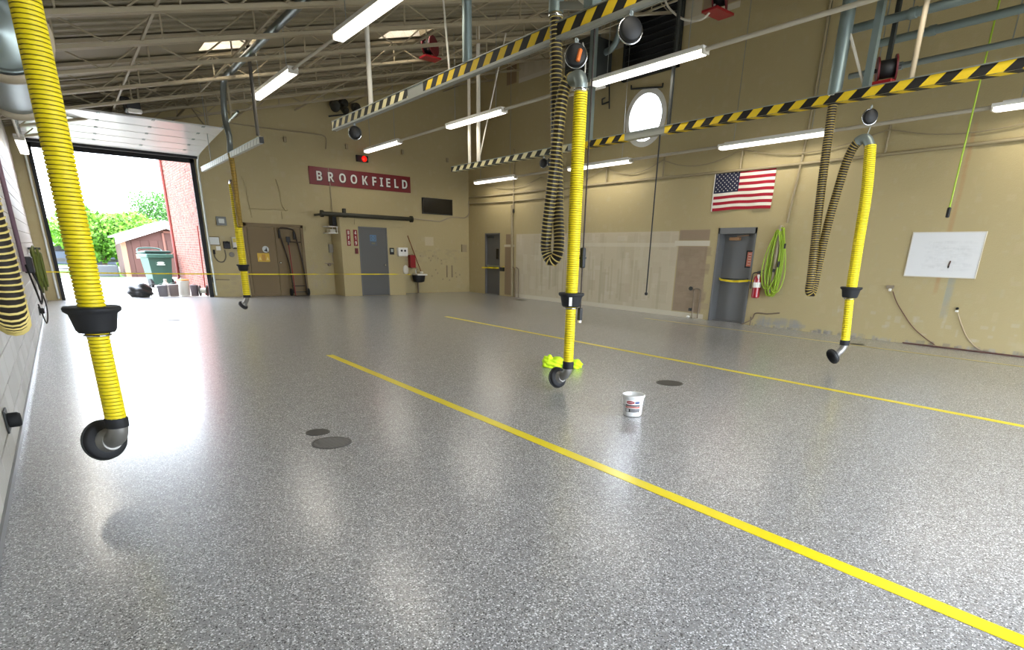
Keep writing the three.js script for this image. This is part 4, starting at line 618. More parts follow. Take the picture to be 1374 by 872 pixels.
{ const c = pX(1284.5, 414, 0.02), g = thing('wall_socket', 'small black socket with a white lip below the whiteboard', 'socket', c); part('cap', aim(new THREE.CylinderGeometry(0.022, 0.022, 0.03, 14), V(-1, 0, 0)), M.black, g); part('lip', rbox(0.02, 0.03, 0.05, 0.006, 0.01, -0.045, 0), M.white, g); const p = (u, v) => pX(u, v, 0.02);
  tag(wpart(numbered('power_cord'), tube([p(1285, 420), p(1290, 435), p(1298, 453), p(1310, 466), p(1318, 470)], 0.008, 40, 6), S('#b5a184', 0.6), scene), 'thin beige cord drooping from the black socket to the floor', 'cord'); }
tag(wpart(numbered('floor_cable'), tube([V(XR - 0.03, 0.012, -4.2), V(XR - 0.02, 0.012, -3.6), V(XR - 0.03, 0.012, -2.6), V(XR - 0.02, 0.012, -0.5)], 0.014, 40, 6), S('#5d4038', 0.6), scene), 'dark cord lying along the foot of the wall under the whiteboard', 'cord');
{ // louvre and unit heater high on the wall
  const a = atX(XR, 843, 25), b = atX(XR, 912, 90), y0 = b.y, y1 = a.y, z0 = a.z, z1 = b.z, g = thing('wall_louvre', 'large dark louvred vent high on the wall above the round window', 'vent', [XR, (y0 + y1) / 2, (z0 + z1) / 2]);
  wpart('back_plate', span(XR - 0.02, XR - 0.001, y0, y1, z0, z1), M.black, g); wpart('vent_frame', [span(XR - 0.1, XR - 0.001, y0, y0 + 0.06, z0, z1), span(XR - 0.1, XR - 0.001, y1 - 0.06, y1, z0, z1), span(XR - 0.1, XR - 0.001, y0, y1, z0, z0 + 0.06), span(XR - 0.1, XR - 0.001, y0, y1, z1 - 0.06, z1)], M.darkSteel, g);
  for (let i = 0; i < 9; i++) wpart('louvre_slat', box(0.09, 0.012, z1 - z0 - 0.12).rotateZ(0.6).translate(XR - 0.06, y0 + 0.14 + i * (y1 - y0 - 0.25) / 8, (z0 + z1) / 2), S('#22221f', 0.5), g); }
{ const c = atX(11.7, 789, 88), g = thing('unit_heater', 'dark grey unit heater hung from the roof near the round window', 'heater', c);
  part('cabinet', rbox(0.7, 1.0, 1.05, 0.03), S('#2e302d', 0.5), g); for (let i = 0; i < 7; i++) part('louvre_slat', box(0.08, 0.012, 0.9).rotateZ(0.5).translate(-0.36, -0.32 + i * 0.11, 0), M.darkSteel, g); part('flue', tube([V(0.1, 0.2, 0.5), V(0.1, 0.25, 0.75), V(0.1, 0.5, 0.95), V(0.1, 1.0, 0.95), V(0.1, roofY(11.8) - c.y - 0.02, 0.95)], 0.075, 30, 14), M.blueDuct, g); for (const s of [-0.4, 0.4]) part('hanger', rod(V(0, 0.5, s), V(0, roofY(11.7) - c.y - 0.02, s), 0.012), M.steel, g);
  const p = (u, v) => atX(XR - 0.05, u, v); tag(wpart(numbered('gas_pipe'), [[812, 131], [808, 133], [808, 140], [817, 136.5]].slice(0, -1).map((q, i, a) => rod(p(...q), p(...[[812, 131], [808, 133], [808, 140], [817, 136.5]][i + 1]), 0.018)).concat([rod(p(817.5, 116), p(817.5, 146), 0.018)]), M.darkSteel, scene), 'dark zigzag gas pipe on the wall below the unit heater', 'pipe'); tag(wpart(numbered('gas_pipe'), [rod(p(847, 114.5), p(847, 119.5), 0.02), rod(p(847, 119.5), p(889, 116.5), 0.02), rod(p(889, 116.5), p(889.5, 111.5), 0.02)], M.darkSteel, scene), 'dark pipe bracket just above the round window', 'pipe');
  part('deflector', rbox(0.5, 0.06, 0.95, 0.02, -0.15, -0.56, 0).rotateZ(0.25), M.offwhite, g, 'pale deflector'); }
// ---------------------------------------------------------------- on the floor
function paintLine(x, z0, z1, w, label) { return solo('painted_line', rspan(x - w / 2, x + w / 2, 0.0002, 0.002, z0, z1, 0.0008), PM('#f0da00', 0.4, { clearcoat: 0.5, clearcoatRoughness: 0.2 }), label, 'floor line'); }
paintLine(2.765, -8.12, 2.2, 0.10, 'bright yellow floor line beside the two floor drains');
paintLine(6.885, -11.95, 2.2, 0.10, 'yellow floor line running under the rail with the round window');
solo('painted_line', rspan(11.13, 11.21, 0.0002, 0.002, -9.6, 2.2, 0.0008), S('#a79a5e', 0.5), 'faded yellow floor line close to the wall with the flag', 'floor line');
function cover(c, r, label, grate) {
  const g = thing('floor_drain', label, 'floor drain', [c.x, 0, c.z]);
  part('rim', lathe([[r * 0.9, 0.0005], [r, 0.0005], [r, 0.004], [r * 0.94, 0.005], [r * 0.9, 0.004]], 40), S('#5a5853', 0.5, { metalness: 0.5 }), g);
  part('plate', new THREE.CylinderGeometry(r * 0.91, r * 0.91, 0.003, 40).translate(0, 0.0018, 0), S('#4b4842', 0.55, { metalness: 0.5 }), g);
  if (grate) for (let i = -5; i <= 5; i++) { const z = i * r * 0.155, L = 2 * Math.sqrt(Math.max(0, r * r * 0.78 - z * z)); part('grate_bar', box(L, 0.004, r * 0.07, 0, 0.004, z), S('#6b675f', 0.5, { metalness: 0.5 }), g); }
}
cover(atY(0, 445, 594), 0.15, 'larger grated round floor drain beside the bright yellow line', true);
cover(atY(0, 426.5, 580), 0.095, 'smaller round cover next to the grated floor drain', false);
cover(atY(0, 898.5, 514), 0.16, 'round floor cover near the white tub', false);
cover(atY(0, 233, 429.5), 0.12, 'small dark cover in the sheen of the open bay', false);
cover(atY(0, 700, 402.5), 0.2, 'dark floor plate near the grey corner door', false);
cover(atY(0, 1150, 462), 0.12, 'small reddish cover by the faded floor line', false);
{ // white tub
  const c = atY(0, 848, 557), g = thing('plastic_tub', 'white plastic tub with a printed label standing on the floor', 'tub', [c.x, 0, c.z]);
  const tb = part('tub', lathe([[0, 0.003], [0.078, 0.003], [0.084, 0.012], [0.098, 0.185], [0.106, 0.187], [0.108, 0.205], [0.1, 0.208], [0.096, 0.2], [0.08, 0.02], [0, 0.015]], 36), PM('#e9e9e6', 0.45, { transmission: 0.15, thickness: 0 }), g);
  const t = canvasTex(256, 220, (k, w, h) => { k.fillStyle = '#f0efec'; k.fillRect(0, 0, w, h); k.fillStyle = '#a01c28'; k.beginPath(); k.ellipse(90, 40, 62, 28, 0, 0, 7); k.fill(); k.fillStyle = '#4a5a80'; k.beginPath(); k.ellipse(196, 40, 40, 24, 0, 0, 7); k.fill(); k.fillStyle = '#d8d8d8'; k.fillRect(50, 36, 80, 8); k.fillStyle = '#1b1a1c'; k.fillRect(10, 82, 236, 22); k.fillStyle = '#c44436'; k.fillRect(10, 108, 236, 30); k.fillStyle = '#161516'; k.fillRect(10, 150, 236, 62); k.fillStyle = '#c9c9c9'; k.fillRect(18, 158, 50, 46); for (let i = 0; i < 4; i++) k.fillRect(90, 160 + i * 13, 140, 4); });
  const lg = new THREE.CylinderGeometry(0.0965, 0.0875, 0.12, 24, 1, true, -0.85, 1.7); part('label_sheet', lg.rotateY(Math.atan2(-c.x, -c.z)).translate(0, 0.105, 0), S('#ffffff', 0.5, { map: t, side: THREE.DoubleSide }), tb, 'printed paper label');
  part('handle', tube([V(-0.104, 0.18, 0), V(-0.11, 0.14, 0.06), V(0, 0.1, 0.115), V(0.11, 0.14, 0.06), V(0.104, 0.18, 0)], 0.0025, 30, 6), M.steel, tb).rotation.y = -0.9; }
{ // lime cloth bundle behind the hose between the floor lines
  const c = atY(0.04, 757, 489), parts = [], n = new THREE.IcosahedronGeometry(0.5, 5); const p = n.attributes.position;
  const g = thing('safety_vest', 'crumpled bright lime vest lying on the floor behind the hose between the floor lines', 'vest', [c.x, 0, c.z]);
  const lump = (sx, sy, sz, x, z, s0) => { const q = new THREE.IcosahedronGeometry(0.5, 16), a = q.attributes.position; for (let i = 0; i < a.count; i++) { const x0 = a.getX(i), y0 = a.getY(i), z0 = a.getZ(i), f = 1 + 0.12 * Math.sin(9 * x0 + s0) * Math.cos(8 * z0 - s0) + 0.07 * Math.sin(17 * y0 + 13 * x0 + s0); a.setXYZ(i, x0 * f * sx, Math.max(-0.28, y0 * f) * sy + 0.28 * sy, z0 * f * sz); } q.computeVertexNormals(); return q.translate(x, 0.002, z); };
  part('cloth', [lump(0.30, 0.17, 0.2, -0.07, -0.08, 0), lump(0.24, 0.15, 0.2, 0.10, 0.10, 2), lump(0.16, 0.2, 0.14, -0.17, -0.13, 4)], M.limeCloth, g); }
// ---------------------------------------------------------------- caution tape strung across
{ const p = [V(XL + 0.02, 0.80, -17.2), V(0.9, 0.73, -18.2), V(3.0, 0.70, -18.55), V(4.9, 0.69, -18.6), V(6.9, 0.69, -18.66), V(7.3, 0.69, -18.66), V(9.0, 0.69, -18.60), V(9.36, 0.68, -18.62)], c = curve(p), n = 140, pos = [], idx = [], uv = [];
  for (let i = 0; i <= n; i++) { const t = i / n, q = c.getPointAt(t), tw = Math.sin(t * 34) * 0.6 + (t > 0.6 ? Math.sin(t * 60) * 0.9 : 0), hw = 0.016; for (const s of [-1, 1]) { pos.push(q.x, q.y + s * hw * Math.cos(tw), q.z + s * hw * Math.sin(tw)); uv.push(t * 30, s * 0.5 + 0.5); } if (i < n) { const a = i * 2; idx.push(a, a + 2, a + 1, a + 1, a + 2, a + 3); } }
  const g = new THREE.BufferGeometry(); g.setAttribute('position', new THREE.Float32BufferAttribute(pos, 3)); g.setAttribute('uv', new THREE.Float32BufferAttribute(uv, 2)); g.setIndex(idx); g.computeVertexNormals(); solo('caution_tape', g, M.tapeY, 'yellow caution tape strung across the open bay and past the brown double doors', 'caution tape');
  const ribbon = (pts, label) => { const cc = curve(pts), m = 40, P2 = [], I2 = [], U2 = []; for (let i = 0; i <= m; i++) { const q = cc.getPointAt(i / m), tw = Math.sin(i * 0.5) * 0.5; for (const s of [-1, 1]) { P2.push(q.x + s * 0.024 * Math.sin(tw), q.y + s * 0.024 * Math.cos(tw), q.z); U2.push(i / m, s); } if (i < m) { const a = i * 2; I2.push(a, a + 2, a + 1, a + 1, a + 2, a + 3); } } const q = new THREE.BufferGeometry(); q.setAttribute('position', new THREE.Float32BufferAttribute(P2, 3)); q.setAttribute('uv', new THREE.Float32BufferAttribute(U2, 2)); q.setIndex(I2); q.computeVertexNormals(); solo('caution_tape', q, M.tapeY, label, 'caution tape'); };
  ribbon([V(XR + 0.17, 1.0, -8.54), V(XR + 0.05, 0.97, -8.4), V(XR - 0.01, 0.95, -8.0), V(XR - 0.02, 0.98, -7.6), V(XR - 0.05, 0.98, -7.42)], 'yellow caution tape drawn across the recessed grey door');
  ribbon([V(XR - 0.02, 0.93, -18.7), V(XR - 0.01, 0.94, -18.2), V(XR - 0.01, 0.96, -17.4), V(XR - 0.03, 1.0, -17.25)], 'caution tape drawn across the grey corner door'); }
// ---------------------------------------------------------------- cords hanging from the roof
function cord(name, x, z, y0, y1, r, m, label, end) { const g = thing(name, label, 'cord', [x, y0, z]); wpart('cord', rod(V(x, y0, z), V(x, y1, z), r, r, 6), m, g); end?.(g); return g; }
{ const p = atX(X2, 868, 394); cord('pull_cord', X2 - 0.02, p.z, p.y, 3.40, 0.012, M.black, 'thin black pull cord hanging from the rail under the round window', g => part('knob', new THREE.SphereGeometry(0.03, 14, 10), M.black, g)); }
{ const b = atX(X1 + 0.1, 778, 424), z = b.z; cord('pendant_cord', X1 + 0.1, z, b.y, roofY(X1) - 0.5, 0.008, S('#2a1d14', 0.6), 'dark cord with an inline plug hanging beside the exhaust hose between the floor lines', g => { part('plug', join([rbox(0.045, 0.13, 0.045, 0.012, 0, 0.02, 0)]), M.black, g); part('inline_connector', join([rbox(0.05, 0.2, 0.05, 0.015, 0, atX(X1 + 0.1, 783, 346).y - b.y, 0), rbox(0.055, 0.02, 0.055, 0.005, 0, atX(X1 + 0.1, 783, 346).y - b.y, 0)]), M.black, g); part('plug_end', rbox(0.03, 0.03, 0.03, 0.005, 0, -0.055, 0), M.white, g); }); }
{ const b = atX(10.2, 1272.5, 285); cord('green_cord', 10.2, b.z, b.y, roofY(10.2) - 0.3, 0.012, M.greenHose, 'bright green cord with a black plug hanging in front of the whiteboard wall', g => part('plug', rbox(0.045, 0.14, 0.045, 0.015, 0, 0.0, 0), M.black, g)); }
{ const p = atX(XR - 0.1, 689, 283); cord('pull_cord', XR - 0.1, p.z, p.y, 3.8, 0.008, M.conduit, 'short beige cord with a black end above the grey corner door', g => part('knob', rbox(0.05, 0.12, 0.05, 0.015), M.black, g)); }
// ---------------------------------------------------------------- under the roof
function reel(p, label, r = 0.24) { const g = thing('hose_reel', label, 'hose reel', p); const d = V(0.5, 0.1, 0.86).normalize();
  part('drum', aim(lathe([[0, -0.09], [r * 0.7, -0.09], [r * 0.7, 0.09], [0, 0.09]], 24), d), M.black, g); for (const s of [-1, 1]) part('flange', aim(new THREE.CylinderGeometry(r, r, 0.02, 32), d).translate(d.x * s * 0.1, d.y * s * 0.1, d.z * s * 0.1), M.redDark, g, 'dark red side plate');
  part('base', rbox(r * 2, 0.04, 0.3, 0.01, 0, -r - 0.02, 0), M.red, g, 'red base plate'); part('hanger', [bar(V(0, 0, 0), V(0, roofY(p.x) - p.y - 0.02, 0), 0.05), rod(d.clone().multiplyScalar(-0.16), d.clone().multiplyScalar(0.16), 0.025)], M.darkSteel, g); return g; }
reel(V(8.75, 3.78, -3.88), 'black and red hose reel just above the striped rail over the whiteboard side', 0.15);
reel(atX(9.2, 966, -8), 'red hose reel hung high by the roof above the flag', 0.24);
reel(atX(7.3, 577, 63), 'small dark red hose reel under the roof beside a skylight', 0.2);
{ const p = atX(9.2, 966, -8); tag(wpart(numbered('air_hose'), tube([V(9.15, p.y - 0.1, p.z), atX(9, 945, 24), atX(9, 922, 27), atX(9, 905, 18), atX(9, 893, 2), atX(9, 890, -30)], 0.018, 50, 8), M.offwhite, scene), 'pale air hose sagging from the high red reel', 'hose'); }
{ // round ducts under the roof by the right rail
  const D = (x, u0, v0, u1, v1, r, m, label) => { const a = atX(x, u0, v0), b = atX(x, u1, v1), y = (a.y + b.y) / 2, z1 = b.z + 5; const g = thing('round_duct', label, 'duct', [x, y, a.z]); const du = wpart('duct', [rod(V(x, y, a.z), V(x, y, Math.min(ZF - 0.1, z1)), r, r, 18)], m, g); for (let k = 0; k < 3; k++) wpart('hanger', rod(V(x, y, a.z + 0.4 + k * 1.6), V(x, roofY(x) - 0.01, a.z + 0.4 + k * 1.6), 0.008, 0.008, 6), M.steel, g); wpart('coupling', aim(lathe([[r, -0.04], [r + 0.012, -0.04], [r + 0.012, 0.04], [r, 0.04]], 18), V(0, 0, 1)).translate(x, y, a.z + 0.7), m, du); return g; };
  D(8.6, 1145, 36, 1300, 1, 0.05, M.blueDuct, 'upper grey round duct over the striped rail by the whiteboard side');
  D(9.6, 1176, 55, 1374, 16, 0.05, M.blueDuct, 'bright grey round duct between the upper duct and the striped rail');
  D(10.0, 1140, 100, 1374, 57, 0.04, M.galv, 'lowest grey round duct just above the striped rail'); }
{ // drum-shaped fan duct in the near left corner
  const c = atZ(-4.45, 2, 42), g = thing('duct_fan', 'large galvanised round fan duct behind the top of the thick yellow hose', 'duct', [c.x - 0.02, c.y, -5.1]), r = 0.2;
  part('casing', lathe([[0, -0.66], [r * 0.5, -0.64], [r - 0.04, -0.6], [r - 0.03, -0.65], [r, -0.65], [r, 0.65], [0, 0.65]], 44).rotateX(-Math.PI / 2), M.galv, g); for (const z of [-0.6, 0.63]) part('flange', lathe([[r, -0.025], [r + 0.035, -0.025], [r + 0.035, 0.025], [r, 0.025]], 44).rotateX(Math.PI / 2).translate(0, 0, z), M.conduit, g, 'beige flange ring');
  for (const z of [-0.45, 0.4]) part('hanger', rod(V(0, r, z), V(0, roofY(c.x - 0.02) - c.y - 0.02, z), 0.012), M.steel, g); }
{ // steel wall bracket
  const g = thing('wall_bracket', 'beige triangular steel bracket sticking out from the block wall', 'bracket', [XL, 2.36, -6.1]); part('arm', bar(V(0.0, 0.02, 0), V(0.53, 0.04, 0), 0.05, 0.05), M.joist, g); part('brace', bar(V(0.0, -0.35, 0), V(0.40, 0.02, 0), 0.045, 0.045), M.joist, g); part('wall_plate', box(0.02, 0.55, 0.1, 0.012, -0.15, 0), M.joist, g); }
{ // things on the left wall
  const pL = (u, v, o = 0.04) => atX(XL + o, u, v);
  tag(wpart(numbered('wall_pipe'), rod(V(XL + 0.035, 1.0, -11.6), V(XL + 0.035, 3.7, -11.6), 0.03), S('#6d5560', 0.6), scene), 'purplish brown pipe running up the block wall', 'pipe');
  tag(wpart(numbered('wall_pipe'), rod(V(XL + 0.03, 0.9, -9.6), V(XL + 0.03, 3.4, -9.6), 0.02), M.offwhite, scene), 'thin white pipe on the block wall in front of the brown one', 'pipe');
  const g = thing('coiled_hose', 'dull green hose coil hanging on the block wall near the open bay', 'hose', [XL, 0.5, -15.5]); const loops = []; for (let i = 0; i < 9; i++) { const pts = [], w = rr(0.08, 0.3), b = rr(0.45, 0.65), o = rr(0.04, 0.2), cz = -15.5 + rr(-0.05, 0.05); for (let k = 0; k < 18; k++) { const a = k / 18 * 6.2832; pts.push(V(XL + o, 0.9 + Math.cos(a) * (0.9 - b + 0.05), cz + Math.sin(a) * w)); } loops.push(new THREE.TubeGeometry(new THREE.CatmullRomCurve3(pts, true), 50, 0.022, 6, true)); }
  wpart('hose_loops', loops, S('#66702a', 0.55), g); wpart('hook', box(0.2, 0.04, 0.06, XL + 0.1, 1.3, -15.5), M.darkSteel, g);
  const v = thing('wall_charger', 'black plug box with dangling cords on the block wall', 'charger', [XL, 1.0, -12.4]); wpart('body', rspan(XL + 0.001, XL + 0.12, 0.95, 1.2, -12.6, -12.3, 0.02), M.black, v); wpart('cords', [tube([V(XL + 0.08, 0.98, -12.4), V(XL + 0.14, 0.7, -12.3), V(XL + 0.12, 0.5, -12.0), V(XL + 0.1, 0.72, -11.7), V(XL + 0.06, 1.1, -11.5)], 0.013, 40, 6), tube([V(XL + 0.1, 0.98, -12.5), V(XL + 0.16, 0.4, -12.4), V(XL + 0.12, 0.18, -12.2), V(XL + 0.08, 0.5, -11.9)], 0.01, 40, 6)], M.black, v);
  for (const [z, y] of [[-5.05, 0.28], [-13.8, 0.24]]) { const s = thing('wall_bumper', y > 0.25 ? 'stubby black rubber bumper low on the block wall below the black spiral hose' : 'small black rubber stop low on the block wall below the green coil', 'bumper', [XL, y, z]); part('stub', aim(lathe([[0, 0], [0.04, 0], [0.05, 0.02], [0.05, 0.065], [0.04, 0.08], [0, 0.08]], 20), V(1, 0, 0)), M.rubber, s); part('base_plate', rbox(0.012, 0.15, 0.15, 0.004, 0.007, 0, 0), M.darkSteel, s); }
  const c = pL(2, 560); }
// ---------------------------------------------------------------- outside the open bay
M.asphalt = S('#7d7b77', 0.85); M.concrete = S('#aaa69d', 0.85);
M.grass = S('#ffffff', 0.95, { map: canvasTex(512, 512, (g, w, h) => { g.fillStyle = '#3f6a1e'; g.fillRect(0, 0, w, h); speckle(g, w, h, 9000, ['#527f28', '#345618', '#5d8630', '#3f6020'], 1, 5, 0.6); }, [1 / 3, 1 / 3]) });
const drive = struct('ground_drive', metreUV(span(-60, 60, -0.3, -0.02, ZB - 0.3, -31.2)), M.concrete);
struct('ground_front', metreUV(span(-40, 60, -0.3, -0.02, ZF + 0.3, 40)), M.concrete);
struct('ground_lawn', metreUV(span(-80, 80, -0.3, 0.0, -31.2, -41.5)), M.grass);
struct('ground_road', metreUV(span(-90, 90, -0.3, -0.01, -41.5, -48)), M.asphalt);
struct('ground_field', metreUV(span(-140, 160, -0.3, 0.0, -48, -150)), M.grass);
struct('kerb', span(-30, 30, -0.25, 0.06, -31.35, -31.15), M.concrete);
{ // brick wing beside the drive: courses of single bricks
  const x = 3.42, bl = 0.215, bh = 0.075, j = 0.011, g = thing('brick_wing', 'sunlit red brick wall running out along the drive beside the open bay', 'brick wall', [x, 0, -22.9]);
  wpart('mortar_core', span(x + 0.008, x + 0.30, -0.02, 5.2, ZB - 0.302, -25.85), S('#8b786b', 0.9), g);
  const bg = new THREE.BoxGeometry(0.09, bh - j, bl - j), ms = ['#744033', '#6a382c', '#7e4a3b', '#603127', '#794436'].map(c => S(c, 0.85)), rest = [[], [], [], [], []]; let n = 0;
  for (let r = 0; r < 68; r++) for (let i = 0; i < 28; i++) { const z = ZB - 0.42 - i * bl - (r % 2 ? bl / 2 : 0), y = (r + 0.5) * bh; if (z < -25.7) continue; const k = Math.floor(rnd() * 5), dx = rr(-0.003, 0.003);
    if (i >= 0 && r >= 3 && r < 50 && i < 14 && n < 290 && (i + r) % 2 === 0) { const m = part('brick', bg, ms[k], g); m.position.set(0.045 + dx, y, z + 22.9); n++; } else rest[k].push(bg.clone().translate(0.045 + dx, y, z + 22.9)); }
  rest.forEach((l, k) => { const m = part('brickwork', l, ms[k], g); m.userData.kind = 'stuff'; });
  wpart('downspout', [tube([V(x - 0.05, 5.2, -25.75), V(x - 0.05, 0.5, -25.75), V(x - 0.07, 0.25, -25.72), V(x - 0.25, 0.08, -25.6)], 0.05, 60, 10)], S('#7a3028', 0.6), g, 'red downspout'); 
  tag(wpart(numbered('leaning_pole'), rod(V(3.30, 0.0, -20.3), V(3.38, 2.0, -20.5), 0.018), S('#a8443a', 0.6), scene), 'thin red pole leaning on the brick wall', 'pole'); }
{ // shed
  const z = -31.6, a = atZ(z, 172, 372), b = atZ(z, 222, 303), xl = a.x, xr = 2 * atZ(z, 221, 303).x - xl, pk = atZ(z, 221, 303).x, ye = atZ(z, 168, 321).y, yp = atZ(z, 221, 306).y, g = thing('garden_shed', 'brown wooden shed with a white roof edge beyond the drive', 'shed', [(xl + xr) / 2, 0, z]);
  const brown = S('#442720', 0.8), s = poly([[xl, 0], [xr, 0], [xr, ye], [pk, yp], [xl, ye]]);
  wpart('shed_walls', new THREE.ExtrudeGeometry(s, { depth: 4, bevelEnabled: false }).translate(0, 0, z - 4), brown, g);
  const nb = Math.floor((xr - xl) / 0.335); for (let i = 0; i < nb; i++) wpart('board', rspan(xl + 0.02 + i * 0.335, xl + 0.335 + i * 0.335, 0.02, ye - 0.02, z, z + 0.02, 0.006), i % 2 ? brown : S('#3f241d', 0.8), g);
  const e0 = V(xl - 0.22, ye - 0.06, z + 0.25), pkv = V(pk, yp + 0.12, z + 0.25), e1 = V(xr + 0.22, ye - 0.06, z + 0.25), fascia = (p, q) => { const sh = poly([[p.x, p.y - 0.14], [q.x, q.y - 0.14], [q.x, q.y + 0.14], [p.x, p.y + 0.14]]); return new THREE.ExtrudeGeometry(sh, { depth: 0.06, bevelEnabled: false }).translate(0, 0, z + 0.22); };
  wpart('fascia', fascia(e0, pkv), M.white, g, 'white roof edge'); wpart('fascia', fascia(pkv, e1), M.white, g, 'white roof edge');
  const slab = (p, q) => new THREE.ExtrudeGeometry(poly([[p.x, p.y + 0.14], [q.x, q.y + 0.14], [q.x, q.y + 0.2], [p.x, p.y + 0.2]]), { depth: 4.6, bevelEnabled: false }).translate(0, 0, z - 4.3); wpart('roof_slope', slab(e0, pkv), S('#8d8a86', 0.8), g); wpart('roof_slope', slab(pkv, e1), S('#8d8a86', 0.8), g);
  wpart('corner_board', span(xl - 0.05, xl + 0.14, 0, ye, z, z + 0.04), S('#86654f', 0.8), g);
  const dx = xl + 1.55; wpart('shed_door', [span(dx, dx + 0.08, 0.3, 2.0, z + 0.02, z + 0.05), span(dx + 1.5, dx + 1.58, 0.3, 2.0, z + 0.02, z + 0.05), span(dx, dx + 1.58, 1.95, 2.03, z + 0.02, z + 0.05), bar(V(dx + 0.1, 0.9, z + 0.04), V(dx + 1.1, 1.9, z + 0.04), 0.07, 0.03)], S('#6a4338', 0.8), g);
  wpart('notice', span(xl + 0.45, xl + 0.62, 0.86, 1.02, z + 0.03, z + 0.04), S('#e6dcae', 0.6), g); }
{ // wheelie bin
  const c = atY(-0.02, 216, 385), g = thing('wheeled_bin', 'large dark green wheeled rubbish bin with a pale logo beside the brick wall', 'bin', c), gm = S('#274a40', 0.5), w = 0.78, h = 1.0;
  const tap = (w0, w1, hh, d0, d1) => { const b = new THREE.BoxGeometry(1, hh, 1, 1, 1, 1), p = b.attributes.position; for (let i = 0; i < p.count; i++) { const t = p.getY(i) / hh + 0.5; p.setX(i, p.getX(i) * (w0 + (w1 - w0) * t)); p.setZ(i, p.getZ(i) * (d0 + (d1 - d0) * t)); } b.computeVertexNormals(); return b.translate(0, hh / 2, 0); };
  part('tub', tap(0.58, 0.78, h, 0.55, 0.72).translate(0, 0.08, 0), gm, g); part('lid_rim', rbox(w + 0.1, 0.14, 0.8, 0.04, 0, h + 0.08, 0.02), S('#2e5449', 0.5), g); part('lid', rbox(w + 0.08, 0.08, 0.8, 0.03, 0, h + 0.2, -0.04).rotateX(-0.06), S('#233f38', 0.5), g); part('handle', tube([V(-w / 2 - 0.02, h + 0.15, -0.35), V(-w / 2 + 0.02, h + 0.3, -0.5), V(w / 2 - 0.02, h + 0.3, -0.5), V(w / 2 + 0.02, h + 0.15, -0.35)], 0.025, 20, 8), gm, g);
  for (const s of [-1, 1]) part('wheel', aim(new THREE.CylinderGeometry(0.16, 0.16, 0.09, 22), V(1, 0, 0)).translate(s * 0.34, 0.14, -0.22 + 0.35), M.rubber, g);
  const t = canvasTex(128, 64, (k, W_, H_) => { k.fillStyle = '#274a40'; k.fillRect(0, 0, W_, H_); k.fillStyle = '#cfe2d8'; k.beginPath(); k.ellipse(64, 20, 46, 14, 0, 0, 7); k.fill(); k.fillRect(14, 40, 100, 12); }); part('logo', box(0.34, 0.16, 0.004, 0, 0.82, 0.345).rotateX(0.0), S('#ffffff', 0.5, { map: t }), g, 'pale printed logo'); g.rotation.y = 0.25; }
// pails, bag and tins set out at the sill
function pail(x, z, r, h, m, label, lidm, grp) { const g = thing('paint_pail', label, 'pail', [x, 0, z], grp); part('pail', lathe([[0, 0.003], [r * 0.88, 0.003], [r, h], [r * 1.05, h], [r * 1.05, h + 0.02], [0, h + 0.02]], 24), m, g); part('handle', new THREE.TorusGeometry(r * 1.02, 0.006, 6, 24, Math.PI).rotateX(0.5).translate(0, h * 0.85, 0), M.steel, g); if (lidm) part('lid', new THREE.CylinderGeometry(r * 0.98, r * 1.02, 0.03, 24).translate(0, h + 0.035, 0), lidm, g); return g; }
const ZS = ZB - 0.55;
pail(2.17, ZS, 0.13, 0.30, S('#7d7a80', 0.5), 'grey pail between the black sack and the white jug at the bay sill');
pail(2.46, ZS - 0.05, 0.13, 0.32, S('#8b7d7c', 0.5), 'grey-brown pail next to the white jug at the bay sill');
pail(2.76, ZS - 0.28, 0.17, 0.42, M.white, 'white pail topped with an orange lid at the bay sill', S('#e08a1e', 0.5));
pail(2.99, ZS - 0.0, 0.11, 0.30, S('#6d6268', 0.5), 'dark pail beside the orange-lidded pail');
{ const g = thing('plastic_jug', 'white plastic jug standing at the bay sill', 'jug', [2.31, 0, ZS - 0.33]); part('jug', lathe([[0, 0.003], [0.1, 0.003], [0.11, 0.03], [0.11, 0.26], [0.07, 0.36], [0.035, 0.4], [0.035, 0.44], [0, 0.44]], 20), M.white, g); part('cap', new THREE.CylinderGeometry(0.04, 0.04, 0.04, 16).translate(0, 0.46, 0), M.white, g); }
{ const g = thing('bin_bag', 'black sack slumped at the sill of the open bay', 'sack', [1.64, 0, ZS]), q = new THREE.IcosahedronGeometry(0.5, 14), a = q.attributes.position; for (let i = 0; i < a.count; i++) { const x = a.getX(i), y = a.getY(i), z = a.getZ(i), f = 1 + 0.1 * Math.sin(11 * x + 4 * z) + 0.07 * Math.sin(17 * y + 9 * x); a.setXYZ(i, x * f * 0.62, (Math.max(-0.32, y * f) + 0.32) * 0.46, z * f * 0.5); } q.computeVertexNormals(); part('sack', q, S('#17181a', 0.45), g); part('tie', ring(0.05, 0.012, 14).rotateX(1.2).translate(0.02, 0.36, 0.1), M.steel, g); }
{ const g = thing('steel_frame_stool', 'small steel frame next to the black sack at the bay sill', 'frame', [2.0, 0, ZS - 0.25]); part('frame', [tube([V(-0.1, 0, 0), V(-0.1, 0.3, 0), V(-0.05, 0.33, 0), V(0.05, 0.33, 0), V(0.1, 0.3, 0), V(0.1, 0, 0)], 0.014, 30, 8)], M.darkSteel, g); }
{ const g = thing('wire_spool', 'small dark and white spool at the foot of the brick wall', 'spool', [3.22, 0, ZS + 0.1]); part('core', aim(new THREE.CylinderGeometry(0.08, 0.08, 0.2, 20), V(1, 0, 0.4)).translate(0, 0.16, 0), M.white, g); for (const s of [-1, 1]) part('flange', aim(new THREE.CylinderGeometry(0.155, 0.155, 0.02, 24), V(1, 0, 0.4)).translate(s * 0.09, 0.156, s * 0.036), M.darkSteel, g); }
